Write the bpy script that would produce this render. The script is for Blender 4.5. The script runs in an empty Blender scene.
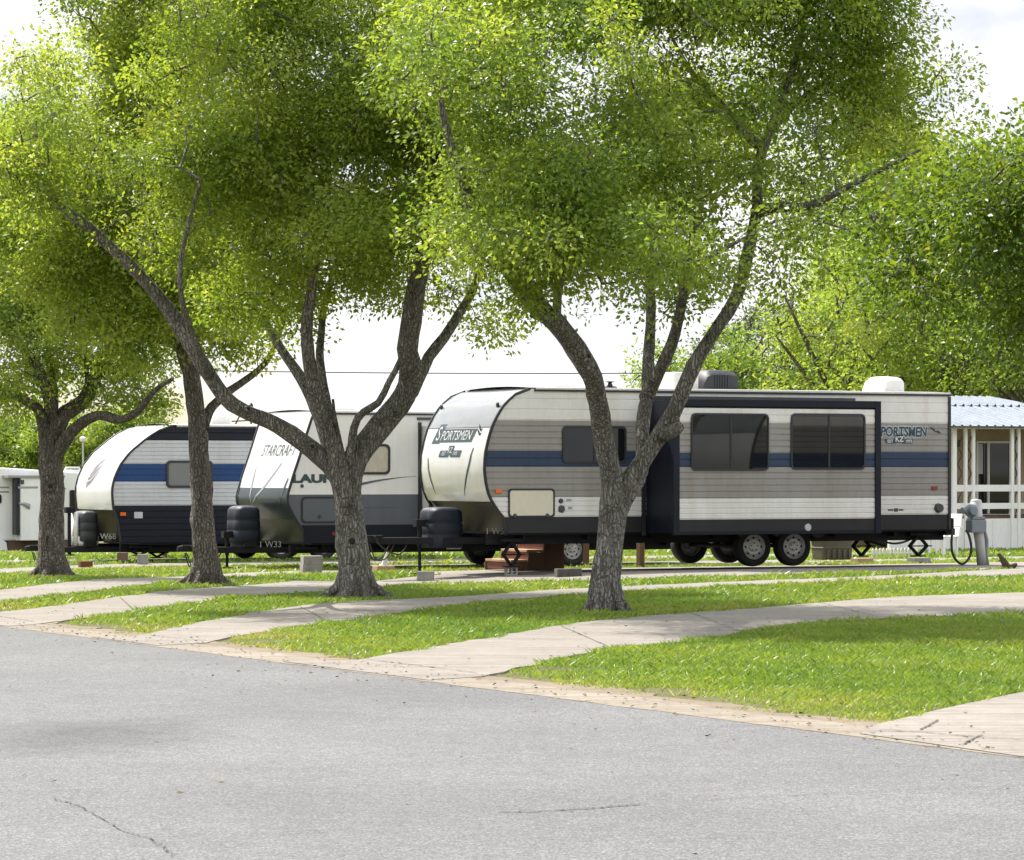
import bpy, math, random
import numpy as np
from mathutils import Vector, Matrix, noise as mnoise

random.seed(7)
RNG = np.random.default_rng(11)
C = bpy.context.scene.collection
SC = bpy.context.scene
PI = math.pi
def R(d): return math.radians(d)

# ------------------------------------------------------------------ survey
# The park is laid out on a square grid (u = along a trailer, v = across the sites, away from the viewer)
# turned by TH against the view axis.  Measurements were taken off the photograph with a level camera of
# focal length F px at height H; px_* helpers turn a measured pixel into metres on a known plane.
F, CX, HY, H = 3400.0, 512.0, 474.0, 1.57
TH = R(26.5); CT, ST = math.cos(TH), math.sin(TH)
def uvw(u, v, z=0.0): return Vector((CT*u-ST*v, ST*u+CT*v, z))
def w2uv(X, Y): return (CT*X+ST*Y, -ST*X+CT*Y)
def gg(u, v):                              # the lawn falls away gently behind the first trailer, with a shallow swale near its nose
    z = np.interp(v, [-3000, 48, 57, 68, 95, 3000], [0, 0, -0.18, -0.2, -0.7, -0.7])
    return z-0.15*np.exp(-((np.asarray(u)-22.5)/2.6)**2-((np.asarray(v)-49.5)/3.5)**2)
def px_plane(px, py, v):
    k = (px-CX)/F
    Y = v/(CT-ST*k)
    return CT*k*Y+ST*Y, H-(py-HY)/F*Y
def px_ground(px, py):
    z = 0.0
    for _ in range(12):
        Y = (H-z)*F/(py-HY); u, v = w2uv((px-CX)/F*Y, Y); z = float(gg(u, v))
    return u, v
def px_ground_xyz(px, py, dz=0.0):
    u, v = px_ground(px, py); return uvw(u, v, float(gg(u, v))+dz)

# ------------------------------------------------------------------ materials
def newmat(name):
    m = bpy.data.materials.new(name); m.use_nodes = True
    nt = m.node_tree; nt.nodes.clear()
    out = nt.nodes.new('ShaderNodeOutputMaterial')
    return m, nt, out
def N(nt, t, **kw):
    n = nt.nodes.new(t)
    for k, v in kw.items():
        if k in n.inputs: n.inputs[k].default_value = v
        else: setattr(n, k, v)
    return n
def ramp(nt, fac, stops):
    r = nt.nodes.new('ShaderNodeValToRGB')
    e = r.color_ramp.elements
    while len(e) < len(stops): e.new(0.5)
    for i, (p, c) in enumerate(stops):
        e[i].position = p; e[i].color = (*c, 1) if len(c) == 3 else c
    nt.links.new(fac, r.inputs[0]); return r.outputs[0]
def coords(nt, kind='Object', scale=(1, 1, 1)):
    tc = nt.nodes.new('ShaderNodeTexCoord'); mp = nt.nodes.new('ShaderNodeMapping')
    mp.inputs['Scale'].default_value = scale
    nt.links.new(tc.outputs[kind], mp.inputs[0]); return mp.outputs[0]
def noise_tex(nt, vec, scale, detail=4, rough=0.55, dist=0.0):
    n = nt.nodes.new('ShaderNodeTexNoise')
    n.inputs['Scale'].default_value = scale; n.inputs['Detail'].default_value = detail
    n.inputs['Roughness'].default_value = rough; n.inputs['Distortion'].default_value = dist
    nt.links.new(vec, n.inputs['Vector']); return n.outputs['Fac']
def mixc(nt, fac, a, b, mode='MIX'):
    m = nt.nodes.new('ShaderNodeMix'); m.data_type = 'RGBA'; m.blend_type = mode
    for s, v in ((m.inputs[0], fac), (m.inputs[6], a), (m.inputs[7], b)):
        if isinstance(v, (int, float)): s.default_value = v
        elif isinstance(v, tuple): s.default_value = (*v, 1) if len(v) == 3 else v
        else: nt.links.new(v, s)
    return m.outputs[2]
def bump(nt, hgt, strength, dist=0.01):
    b = nt.nodes.new('ShaderNodeBump'); b.inputs['Strength'].default_value = strength
    b.inputs['Distance'].default_value = dist
    nt.links.new(hgt, b.inputs['Height']); return b.outputs[0]

def paint(name, col, rough=0.38, dirt=0.14, spec=0.5, metal=0.0, scale=1.3, coat=0.0, streak=True):
    m, nt, out = newmat(name)
    p = N(nt, 'ShaderNodeBsdfPrincipled', Roughness=rough, Metallic=metal)
    p.inputs['Specular IOR Level'].default_value = spec
    p.inputs['Coat Weight'].default_value = coat
    v = coords(nt, 'Object', (1, 1, 0.35) if streak else (1, 1, 1))
    n1 = noise_tex(nt, v, scale, 5, 0.6); n2 = noise_tex(nt, v, scale*14, 4, 0.65)
    f = mixc(nt, 0.4, n1, n2)
    d = tuple(c*(1-dirt)*k for c, k in zip(col, (1.0, 0.98, 0.93)))
    c = ramp(nt, f, [(0.36, d), (0.58, col)])
    if streak:
        v3 = coords(nt, 'Object', (3.2, 3.2, 0.3)); n3 = noise_tex(nt, v3, 1.0, 3, 0.6, 0.4)
        c = mixc(nt, 1.0, c, ramp(nt, n3, [(0.30, (1-dirt*0.8, 1-dirt*0.9, 1-dirt*1.1)), (0.52, (1, 1, 1))]), 'MULTIPLY')
    nt.links.new(c, p.inputs['Base Color'])
    rr = nt.nodes.new('ShaderNodeMapRange'); rr.inputs[3].default_value = rough*0.8; rr.inputs[4].default_value = min(1, rough*1.35)
    nt.links.new(n2, rr.inputs[0]); nt.links.new(rr.outputs[0], p.inputs['Roughness'])
    nt.links.new(p.outputs[0], out.inputs[0]); return m

M = {}
M['white'] = paint('white_siding', (0.73, 0.725, 0.70), 0.34, 0.12)
M['cap_white'] = paint('gelcoat_white', (0.76, 0.76, 0.74), 0.16, 0.07, coat=0.4)
M['taupe'] = paint('taupe_siding', (0.275, 0.265, 0.248), 0.34, 0.14)
M['blue'] = paint('blue_siding', (0.028, 0.048, 0.098), 0.4, 0.12, spec=0.3)
M['blue_bright'] = paint('bright_blue_siding', (0.010, 0.048, 0.17), 0.4, 0.12, spec=0.3)
M['black'] = paint('black_skirt', (0.022, 0.0225, 0.025), 0.45, 0.2, spec=0.3)
M['navy'] = paint('navy_siding', (0.0065, 0.009, 0.018), 0.45, 0.2, spec=0.25)
M['trim'] = paint('dark_trim', (0.018, 0.018, 0.022), 0.4, 0.2)
M['silver_siding'] = paint('silver_siding', (0.52, 0.54, 0.57), 0.33, 0.12)
M['grey_lower'] = paint('grey_lower', (0.095, 0.108, 0.128), 0.3, 0.1)
M['teal_cap'] = paint('teal_cap', (0.03, 0.042, 0.05), 0.3, 0.1, coat=0.1)
M['chassis'] = paint('chassis_black', (0.010, 0.0105, 0.013), 0.6, 0.3, spec=0.25)
M['tank_navy'] = paint('tank_plastic', (0.010, 0.015, 0.028), 0.5, 0.2, spec=0.35)
M['rubber'] = paint('rubber', (0.02, 0.02, 0.02), 0.75, 0.3, streak=False)
M['rim'] = paint('rim_steel', (0.60, 0.60, 0.60), 0.35, 0.25, metal=0.4, streak=False)
M['steel'] = paint('galvanised', (0.42, 0.44, 0.46), 0.45, 0.25, metal=0.6)
M['grey_metal'] = paint('painted_grey', (0.20, 0.235, 0.27), 0.45, 0.2)
M['pole_grey'] = paint('pale_pole', (0.52, 0.53, 0.52), 0.5, 0.2)
M['roof_white'] = paint('roof_membrane', (0.72, 0.71, 0.68), 0.6, 0.2, streak=False)
M['ac_black'] = paint('ac_shroud', (0.025, 0.027, 0.033), 0.5, 0.2)
M['orange'] = paint('orange_lens', (0.75, 0.13, 0.01), 0.2, 0.05)
M['red_lens'] = paint('red_lens', (0.25, 0.03, 0.02), 0.2, 0.05)
M['ivory'] = paint('ivory_door', (0.66, 0.62, 0.49), 0.4, 0.08)
M['guard_grey'] = paint('guard_grey', (0.05, 0.055, 0.06), 0.35, 0.2)
M['knot'] = paint('knot_dark', (0.02, 0.016, 0.012), 0.95, 0.3, streak=False)
M['plate'] = paint('dark_plate', (0.05, 0.055, 0.06), 0.4, 0.1)
M['wood'] = paint('weathered_wood', (0.15, 0.085, 0.045), 0.7, 0.35, scale=3)
M['redwood'] = paint('red_stain_wood', (0.16, 0.04, 0.02), 0.6, 0.3, scale=3)
M['woodpale'] = paint('pale_wood', (0.45, 0.30, 0.17), 0.7, 0.3, scale=3)
M['block_dark'] = paint('dark_block', (0.10, 0.09, 0.08), 0.9, 0.35, streak=False, scale=6)  # darker tone of the block material
M['cap_grey'] = paint('cap_upper_grey', (0.23, 0.245, 0.25), 0.14, 0.08, coat=0.5)  # darker tone for the nose cap above its seam
M['block'] = paint('concrete_block', (0.30, 0.29, 0.27), 0.9, 0.35, streak=False, scale=6)
M['olive'] = paint('olive_plastic', (0.11, 0.105, 0.065), 0.55, 0.25)
M['house_white'] = paint('house_white', (0.84, 0.84, 0.83), 0.5, 0.08)
M['tan'] = paint('tan_siding', (0.42, 0.33, 0.23), 0.55, 0.15)
M['brickskirt'] = paint('brown_skirt', (0.16, 0.10, 0.075), 0.7, 0.3)
M['grey_stripe'] = paint('grey_stripe', (0.30, 0.31, 0.32), 0.4, 0.1)
M['emblem_grey'] = paint('emblem_grey', (0.22, 0.20, 0.21), 0.35, 0.1)
M['letter_dark'] = paint('letter_dark', (0.03, 0.06, 0.075), 0.35, 0.1)
M['letter_light'] = paint('letter_light', (0.66, 0.68, 0.68), 0.35, 0.1)
M['letter_blue'] = paint('letter_blue', (0.02, 0.06, 0.10), 0.35, 0.1)
M['fur'] = paint('brown_fur', (0.085, 0.06, 0.04), 0.9, 0.4, streak=False, scale=20)
M['wire'] = paint('cable_black', (0.025, 0.025, 0.025), 0.6, 0.2)
M['label_grey'] = paint('label_grey', (0.50, 0.52, 0.54), 0.5, 0.1)

def mat_metal_sheet(name, col, rough, sc):
    m, nt, out = newmat(name)
    p = N(nt, 'ShaderNodeBsdfPrincipled', Roughness=rough, Metallic=0.85)
    p.inputs['Base Color'].default_value = (*col, 1)
    v = coords(nt, 'Object'); n = noise_tex(nt, v, sc, 3)
    nt.links.new(bump(nt, n, 0.25, 0.01), p.inputs['Normal'])
    nt.links.new(p.outputs[0], out.inputs[0]); return m
M['tread'] = mat_metal_sheet('tread_plate', (0.075, 0.07, 0.065), 0.42, 40)
M['tin'] = paint('tin_roof', (0.20, 0.245, 0.31), 0.42, 0.25, metal=0.1)

def mat_glass_dark():
    m, nt, out = newmat('tinted_glass')
    p = N(nt, 'ShaderNodeBsdfPrincipled', Roughness=0.03)
    v = coords(nt, 'Object'); n = noise_tex(nt, v, 1.5, 2)
    c = ramp(nt, n, [(0.35, (0.006, 0.007, 0.008)), (0.7, (0.010, 0.011, 0.011))])
    nt.links.new(c, p.inputs['Base Color'])
    nt.links.new(p.outputs[0], out.inputs[0]); return m
M['glass'] = mat_glass_dark()
M['glass_grey'] = paint('frosted_pane', (0.13, 0.14, 0.14), 0.12, 0.1)
M['curtain'] = paint('beige_blind', (0.50, 0.46, 0.38), 0.25, 0.1)

def mat_asphalt():
    m, nt, out = newmat('asphalt')
    p = N(nt, 'ShaderNodeBsdfPrincipled', Roughness=0.88)
    v = coords(nt, 'Object')
    fine = noise_tex(nt, v, 80, 2, 0.8)
    vor = nt.nodes.new('ShaderNodeTexVoronoi'); vor.inputs['Scale'].default_value = 42; nt.links.new(v, vor.inputs[0])
    big = noise_tex(nt, v, 0.35, 5, 0.6); mid = noise_tex(nt, v, 3.5, 5, 0.65)
    c = ramp(nt, fine, [(0.34, (0.085, 0.085, 0.085)), (0.46, (0.145, 0.145, 0.145)), (0.56, (0.185, 0.185, 0.184)), (0.68, (0.34, 0.34, 0.335))])
    c2 = ramp(nt, vor.outputs['Color'], [(0.2, (0.86, 0.86, 0.87)), (0.9, (1.12, 1.12, 1.11))])
    c = mixc(nt, 1.0, c, c2, 'MULTIPLY')
    c = mixc(nt, 1.0, c, ramp(nt, big, [(0.35, (0.84, 0.84, 0.85)), (0.65, (1.06, 1.06, 1.05))]), 'MULTIPLY')
    c = mixc(nt, 1.0, c, ramp(nt, mid, [(0.35, (0.93, 0.93, 0.93)), (0.65, (1.05, 1.05, 1.05))]), 'MULTIPLY')
    # one worn oily patch with a ragged outline
    geo = nt.nodes.new('ShaderNodeTexCoord'); mp = nt.nodes.new('ShaderNodeMapping')
    ctr = px_ground_xyz(88, 736)
    mp.vector_type = 'POINT'
    mp.inputs['Location'].default_value = (-ctr.x/0.75, -ctr.y/1.35, 0); mp.inputs['Scale'].default_value = (1/0.75, 1/1.35, 0)
    nt.links.new(geo.outputs['Object'], mp.inputs[0])
    ln = nt.nodes.new('ShaderNodeVectorMath'); ln.operation = 'LENGTH'; nt.links.new(mp.outputs[0], ln.inputs[0])
    ad = nt.nodes.new('ShaderNodeMath'); ad.operation = 'ADD'; nt.links.new(ln.outputs['Value'], ad.inputs[0]); nt.links.new(mid, ad.inputs[1])
    pm = ramp(nt, ad.outputs[0], [(0.85, (0.68, 0.68, 0.69)), (1.0, (0.74, 0.74, 0.75))])
    pm2 = ramp(nt, ad.outputs[0], [(0.0, (0, 0, 0)), (1.0, (1, 1, 1))])
    mr = nt.nodes.new('ShaderNodeMapRange'); mr.inputs[1].default_value = 0.9; mr.inputs[2].default_value = 1.75
    nt.links.new(ad.outputs[0], mr.inputs[0])
    pc = mixc(nt, mr.outputs[0], (0.66, 0.66, 0.67), (1, 1, 1))
    c = mixc(nt, 1.0, c, pc, 'MULTIPLY')
    nt.links.new(c, p.inputs['Base Color'])
    nt.links.new(bump(nt, fine, 0.9, 0.012), p.inputs['Normal'])
    nt.links.new(p.outputs[0], out.inputs[0]); return m
M['asphalt'] = mat_asphalt()

def mat_concrete(name, a, b, stain):
    m, nt, out = newmat(name)
    p = N(nt, 'ShaderNodeBsdfPrincipled', Roughness=0.9)
    v = coords(nt, 'Object')
    n1 = noise_tex(nt, v, 0.9, 6, 0.65); n2 = noise_tex(nt, v, 9, 5, 0.7); n3 = noise_tex(nt, v, 60, 3, 0.7)
    rotv = nt.nodes.new('ShaderNodeMapping'); rotv.inputs['Rotation'].default_value = (0, 0, -TH); rotv.inputs['Scale'].default_value = (0.5, 5, 1)
    tc = nt.nodes.new('ShaderNodeTexCoord'); nt.links.new(tc.outputs['Object'], rotv.inputs[0])
    n4 = noise_tex(nt, rotv.outputs[0], 1.2, 4, 0.6)
    c = ramp(nt, mixc(nt, 0.5, n1, n2), [(0.35, a), (0.62, b)])
    c = mixc(nt, ramp(nt, n4, [(0.46, (0, 0, 0)), (0.70, (0.75, 0.75, 0.75))]), c, stain)
    c = mixc(nt, 1.0, c, ramp(nt, n3, [(0.3, (0.8, 0.8, 0.8)), (0.65, (1.06, 1.06, 1.05))]), 'MULTIPLY')
    nt.links.new(c, p.inputs['Base Color'])
    nt.links.new(bump(nt, n3, 0.4, 0.008), p.inputs['Normal'])
    nt.links.new(p.outputs[0], out.inputs[0]); return m
M['concrete'] = mat_concrete('drive_concrete', (0.21, 0.184, 0.158), (0.325, 0.293, 0.254), (0.16, 0.135, 0.115))
M['kerb'] = mat_concrete('kerb_concrete', (0.20, 0.165, 0.125), (0.33, 0.285, 0.23), (0.15, 0.115, 0.075))
M['dirt'] = mat_concrete('dirt', (0.17, 0.13, 0.085), (0.27, 0.215, 0.15), (0.13, 0.095, 0.055))
M['soil'] = mat_concrete('bare_soil', (0.055, 0.04, 0.025), (0.11, 0.08, 0.05), (0.05, 0.04, 0.02))
M['crack'] = paint('crack_fill', (0.045, 0.042, 0.04), 0.95, 0.3, streak=False)

def mat_ground():
    m, nt, out = newmat('lawn_soil')
    p = N(nt, 'ShaderNodeBsdfPrincipled', Roughness=0.95)
    v = coords(nt, 'Object')
    n1 = noise_tex(nt, v, 0.6, 6, 0.65); n2 = noise_tex(nt, v, 14, 5, 0.75)
    c = ramp(nt, mixc(nt, 0.55, n1, n2), [(0.36, (0.09, 0.07, 0.04)), (0.5, (0.14, 0.13, 0.05)), (0.64, (0.15, 0.18, 0.045))])
    nt.links.new(c, p.inputs['Base Color'])
    nt.links.new(bump(nt, n2, 1.0, 0.05), p.inputs['Normal'])
    nt.links.new(p.outputs[0], out.inputs[0]); return m
M['ground'] = mat_ground()

def mat_leaf(name, stops, trans=0.42, gain=1.0):
    m, nt, out = newmat(name)
    at = nt.nodes.new('ShaderNodeAttribute'); at.attribute_name = 'tint'
    c = ramp(nt, at.outputs['Fac'], stops)
    p = N(nt, 'ShaderNodeBsdfPrincipled', Roughness=0.42)
    p.inputs['Specular IOR Level'].default_value = 0.35
    nt.links.new(c, p.inputs['Base Color'])
    t = nt.nodes.new('ShaderNodeBsdfTranslucent')
    tcol = mixc(nt, 1.0, c, (1.9*gain, 1.75*gain, 0.8, 1), 'MULTIPLY')
    nt.links.new(tcol, t.inputs[0])
    mx = nt.nodes.new('ShaderNodeMixShader'); mx.inputs[0].default_value = trans
    nt.links.new(p.outputs[0], mx.inputs[1]); nt.links.new(t.outputs[0], mx.inputs[2])
    nt.links.new(mx.outputs[0], out.inputs[0]); return m
M['leaf'] = mat_leaf('leaf_green', [(0.0, (0.085, 0.155, 0.028)), (0.4, (0.19, 0.275, 0.048)), (0.75, (0.285, 0.355, 0.065)), (1.0, (0.37, 0.41, 0.09))], 0.52)
M['leaf_deep'] = mat_leaf('leaf_deep_green', [(0.0, (0.045, 0.095, 0.015)), (0.45, (0.105, 0.17, 0.022)), (0.8, (0.17, 0.22, 0.03)), (1.0, (0.26, 0.26, 0.045))], 0.5)
M['leaf_far'] = mat_leaf('leaf_far_green', [(0.0, (0.10, 0.175, 0.035)), (0.5, (0.20, 0.295, 0.06)), (1.0, (0.33, 0.38, 0.10))], 0.5)
M['leaf_grey'] = mat_leaf('leaf_grey_green', [(0.0, (0.05, 0.085, 0.04)), (1.0, (0.12, 0.165, 0.085))], 0.4)
M['grass'] = mat_leaf('grass_blade', [(0.0, (0.050, 0.125, 0.022)), (0.45, (0.140, 0.240, 0.038)), (0.82, (0.25, 0.32, 0.066)), (1.0, (0.38, 0.33, 0.18))], 0.36)

def mat_bark(name, dark, mid, light):
    m, nt, out = newmat(name)
    p = N(nt, 'ShaderNodeBsdfPrincipled', Roughness=0.92)
    v = coords(nt, 'Object', (1, 1, 0.28))
    v2 = coords(nt, 'Object')
    n1 = noise_tex(nt, v, 17, 6, 0.7, 0.6); n2 = noise_tex(nt, v2, 2.2, 4, 0.6); n3 = noise_tex(nt, v2, 34, 4, 0.75)
    vw = nt.nodes.new('ShaderNodeVectorMath'); vw.operation = 'ADD'
    nz = nt.nodes.new('ShaderNodeTexNoise'); nz.inputs['Scale'].default_value = 5; nt.links.new(v2, nz.inputs['Vector'])
    sc = nt.nodes.new('ShaderNodeVectorMath'); sc.operation = 'SCALE'; sc.inputs['Scale'].default_value = 0.10; nt.links.new(nz.outputs['Color'], sc.inputs[0])
    nt.links.new(v, vw.inputs[0]); nt.links.new(sc.outputs[0], vw.inputs[1])
    vo = nt.nodes.new('ShaderNodeTexVoronoi'); vo.feature = 'DISTANCE_TO_EDGE'; vo.inputs['Scale'].default_value = 27; nt.links.new(vw.outputs[0], vo.inputs['Vector'])
    c = ramp(nt, n1, [(0.30, dark), (0.48, mid), (0.66, light)])
    fur = ramp(nt, vo.outputs['Distance'], [(0.0, (0.58, 0.56, 0.54)), (0.15, (1, 1, 1))])
    c = mixc(nt, 1.0, c, fur, 'MULTIPLY')
    c = mixc(nt, ramp(nt, n2, [(0.42, (0, 0, 0)), (0.68, (0.75, 0.75, 0.75))]), c, tuple(x*0.5 for x in mid))
    lich = ramp(nt, n3, [(0.56, (0, 0, 0)), (0.66, (0.85, 0.85, 0.85))])
    c = mixc(nt, lich, c, (0.42, 0.42, 0.39))
    nt.links.new(c, p.inputs['Base Color'])
    hm = nt.nodes.new('ShaderNodeMath'); hm.operation = 'MULTIPLY_ADD'; hm.inputs[1].default_value = 0.5
    nt.links.new(n1, hm.inputs[0])
    mr2 = nt.nodes.new('ShaderNodeMapRange'); mr2.inputs[2].default_value = 0.22; nt.links.new(vo.outputs['Distance'], mr2.inputs[0]); nt.links.new(mr2.outputs[0], hm.inputs[2])
    nt.links.new(bump(nt, hm.outputs[0], 1.0, 0.03), p.inputs['Normal'])
    nt.links.new(p.outputs[0], out.inputs[0]); return m
M['bark'] = mat_bark('bark', (0.10, 0.09, 0.078), (0.235, 0.218, 0.19), (0.40, 0.38, 0.35))
M['bark_dark'] = mat_bark('bark_dark', (0.06, 0.051, 0.042), (0.155, 0.132, 0.108), (0.28, 0.245, 0.205))

# ------------------------------------------------------------------ mesh helpers
class MB:
    def __init__(s): s.v = []; s.f = []; s.m = []
    def face(s, pts, m=0):
        b = len(s.v); s.v += [tuple(p) for p in pts]; s.f.append(tuple(range(b, b+len(pts)))); s.m.append(m)
    def grid(s, rows, m=0, closed=False):
        b = len(s.v); n = len(rows[0])
        for r in rows: s.v += [tuple(p) for p in r]
        for i in range(len(rows)-1):
            for j in range(n if closed else n-1):
                k = (j+1) % n
                s.f.append((b+i*n+j, b+i*n+k, b+(i+1)*n+k, b+(i+1)*n+j)); s.m.append(m)
        return b
    def box(s, x0, x1, y0, y1, z0, z1, m=0):
        b = len(s.v)
        s.v += [(x, y, z) for z in (z0, z1) for x, y in ((x0, y0), (x1, y0), (x1, y1), (x0, y1))]
        for q in ((0, 3, 2, 1), (4, 5, 6, 7), (0, 1, 5, 4), (1, 2, 6, 5), (2, 3, 7, 6), (3, 0, 4, 7)):
            s.f.append(tuple(b+i for i in q)); s.m.append(m)
        return s
    def prism(s, prof, y0, y1, m=0, axis='y'):
        # profile in (x, z) extruded along y (or (x, y) along z, (y, z) along x)
        def P(a, c, t):
            return {'y': (a, t, c), 'z': (a, c, t), 'x': (t, a, c)}[axis]
        n = len(prof); b = len(s.v)
        s.v += [P(a, c, y0) for a, c in prof]+[P(a, c, y1) for a, c in prof]
        s.f.append(tuple(range(b, b+n))); s.m.append(m)
        s.f.append(tuple(range(b+2*n-1, b+n-1, -1))); s.m.append(m)
        for i in range(n):
            j = (i+1) % n
            s.f.append((b+j, b+i, b+n+i, b+n+j)); s.m.append(m)
        return s
    def tube(s, pts, rad, n=8, m=0, wob=0.0, seed=0.0, cap=True):
        pts = [Vector(p) for p in pts]
        if not hasattr(rad, '__len__'): rad = [rad]*len(pts)
        rows = []; up = None
        for i, p in enumerate(pts):
            t = (pts[min(i+1, len(pts)-1)]-pts[max(i-1, 0)])
            t = t.normalized() if t.length > 1e-9 else Vector((0, 0, 1))
            if up is None:
                up = Vector((0, 1, 0)) if abs(t.y) < 0.8 else Vector((1, 0, 0))
            a = (up-t*up.dot(t))
            a = a.normalized() if a.length > 1e-6 else t.orthogonal().normalized()
            up = a; bb = t.cross(a); row = []
            for k in range(n):
                th = 2*PI*k/n; d = a*math.cos(th)+bb*math.sin(th); r = rad[i]
                if wob:
                    r *= 1+wob*mnoise.noise(Vector((d.x*1.6+seed, d.y*1.6+p.x*0.7, p.z*2.2+d.z*1.3)))
                    r *= 1+wob*0.5*mnoise.noise(Vector((d.x*4+seed, d.y*4+p.x*3, p.z*7)))
                row.append(p+d*r)
            rows.append(row)
        b = s.grid(rows, m, True)
        if cap:
            s.f.append(tuple(b+k for k in range(n))[::-1]); s.m.append(m)
            e = b+(len(rows)-1)*n; s.f.append(tuple(e+k for k in range(n))); s.m.append(m)
        return s
    def lathe(s, prof, cen, axis='y', n=28, m=0):
        # prof: (radius, offset along the axis)
        rows = []
        for r, h in prof:
            row = []
            for k in range(n):
                a = 2*PI*k/n; c_, s_ = r*math.cos(a), r*math.sin(a)
                o = {'y': (c_, h, s_), 'z': (c_, s_, h), 'x': (h, c_, s_)}[axis]
                row.append((cen[0]+o[0], cen[1]+o[1], cen[2]+o[2]))
            rows.append(row)
        s.grid(rows, m, True); return s
    def build(s, name, mats, parent=None, smooth=False, bevel=0.0, auto=None):
        me = bpy.data.meshes.new(name); me.from_pydata(s.v, [], s.f); me.validate()
        mats = mats if isinstance(mats, (list, tuple)) else [mats]
        for mm in mats: me.materials.append(M[mm] if isinstance(mm, str) else mm)
        if len(mats) > 1 and len(s.m) == len(me.polygons):
            me.polygons.foreach_set('material_index', s.m)
        o = bpy.data.objects.new(name, me); C.objects.link(o)
        if parent: o.parent = parent
        if smooth:
            me.polygons.foreach_set('use_smooth', [True]*len(me.polygons))
        if auto:
            for e in range(1): pass
            me.polygons.foreach_set('use_smooth', [True]*len(me.polygons))
            me.set_sharp_from_angle(angle=R(auto))
        if bevel:
            b = o.modifiers.new('bevel', 'BEVEL'); b.width = bevel; b.segments = 2; b.limit_method = 'ANGLE'; b.angle_limit = R(40)
        me.update(); return o

def empty(name, loc, rz=0.0):
    o = bpy.data.objects.new(name, None); C.objects.link(o); o.location = loc; o.rotation_euler = (0, 0, rz)
    o.empty_display_size = 0.3; return o
def tag(o, label, cat, group=None):
    o['label'] = label; o['category'] = cat
    if group: o['group'] = group
    return o
def struct(o): o['kind'] = 'structure'; return o
def np_mesh(name, V, Q, mat, tint=None, parent=None, smooth=False):
    V = np.asarray(V, np.float32); Q = np.asarray(Q, np.int32); k = Q.shape[1]
    me = bpy.data.meshes.new(name)
    me.vertices.add(len(V)); me.vertices.foreach_set('co', V.ravel())
    me.loops.add(Q.size); me.loops.foreach_set('vertex_index', Q.ravel())
    me.polygons.add(len(Q)); me.polygons.foreach_set('loop_start', np.arange(0, Q.size, k, dtype=np.int32))
    me.polygons.foreach_set('loop_total', np.full(len(Q), k, np.int32))
    if tint is not None:
        a = me.attributes.new('tint', 'FLOAT', 'POINT'); a.data.foreach_set('value', np.asarray(tint, np.float32))
    me.materials.append(M[mat] if isinstance(mat, str) else mat)
    me.update(calc_edges=True); me.validate()
    o = bpy.data.objects.new(name, me); C.objects.link(o)
    if parent: o.parent = parent
    return o

def rrect(x0, x1, z0, z1, r, n=5):
    pts = []
    for cx, cz, a0 in ((x1-r, z1-r, 0), (x0+r, z1-r, 90), (x0+r, z0+r, 180), (x1-r, z0+r, 270)):
        for k in range(n+1):
            a = R(a0+90*k/n); pts.append((cx+r*math.cos(a), cz+r*math.sin(a)))
    return pts
def catmull(pts, step):
    P = [Vector(p) for p in pts]
    if len(P) < 3:
        n = max(2, int((P[-1]-P[0]).length/step)); return [P[0].lerp(P[-1], i/n) for i in range(n+1)]
    Q = [P[0]*2-P[1]]+P+[P[-1]*2-P[-2]]; out = []
    for i in range(1, len(Q)-2):
        n = max(1, int(round((Q[i+1]-Q[i]).length/step)))
        for k in range(n):
            t = k/n; a, b, c, d = Q[i-1], Q[i], Q[i+1], Q[i+2]
            out.append(0.5*((2*b)+(c-a)*t+(2*a-5*b+4*c-d)*t*t+(3*b-a-3*c+d)*t**3))
    out.append(P[-1]); return out

# ------------------------------------------------------------------ world, sun, camera
EL = R(50)
SUN = Vector((-0.66, 0.75, 0)).normalized()*math.cos(EL); SUN.z = math.sin(EL)
W = bpy.data.worlds.new('World'); SC.world = W; W.use_nodes = True
nt = W.node_tree; nt.nodes.clear()
wo = nt.nodes.new('ShaderNodeOutputWorld'); bg = nt.nodes.new('ShaderNodeBackground')
sky = nt.nodes.new('ShaderNodeTexSky'); sky.sky_type = 'NISHITA'; sky.sun_disc = False
sky.sun_elevation = EL; sky.sun_rotation = math.atan2(SUN.x, SUN.y); sky.dust_density = 1.5
tcw = nt.nodes.new('ShaderNodeTexCoord'); mpw = nt.nodes.new('ShaderNodeMapping'); mpw.inputs['Scale'].default_value = (1, 1, 1.8)
mpw.inputs['Location'].default_value = (0.35, 0.1, 0.0)
nt.links.new(tcw.outputs['Generated'], mpw.inputs[0])
nw = noise_tex(nt, mpw.outputs[0], 7.0, 7, 0.55, 0.2)
sepw = nt.nodes.new('ShaderNodeSeparateXYZ'); nt.links.new(tcw.outputs['Generated'], sepw.inputs[0])
mrw = nt.nodes.new('ShaderNodeMapRange'); mrw.inputs[1].default_value = 0.15; mrw.inputs[2].default_value = 0.95; mrw.inputs[3].default_value = 0.15; mrw.inputs[4].default_value = -0.07
nt.links.new(sepw.outputs[2], mrw.inputs[0])
adw = nt.nodes.new('ShaderNodeMath'); adw.operation = 'ADD'; nt.links.new(nw, adw.inputs[0]); nt.links.new(mrw.outputs[0], adw.inputs[1])
cl = ramp(nt, adw.outputs[0], [(0.43, (0, 0, 0)), (0.55, (1, 1, 1))])
nw2 = noise_tex(nt, mpw.outputs[0], 12.0, 5, 0.55)
ccol = ramp(nt, nw2, [(0.38, (5.3, 5.6, 6.2)), (0.54, (7.6, 7.6, 7.65))])
skyl = mixc(nt, 1.0, sky.outputs[0], (1.35, 1.28, 1.22, 1), 'MULTIPLY')
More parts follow.
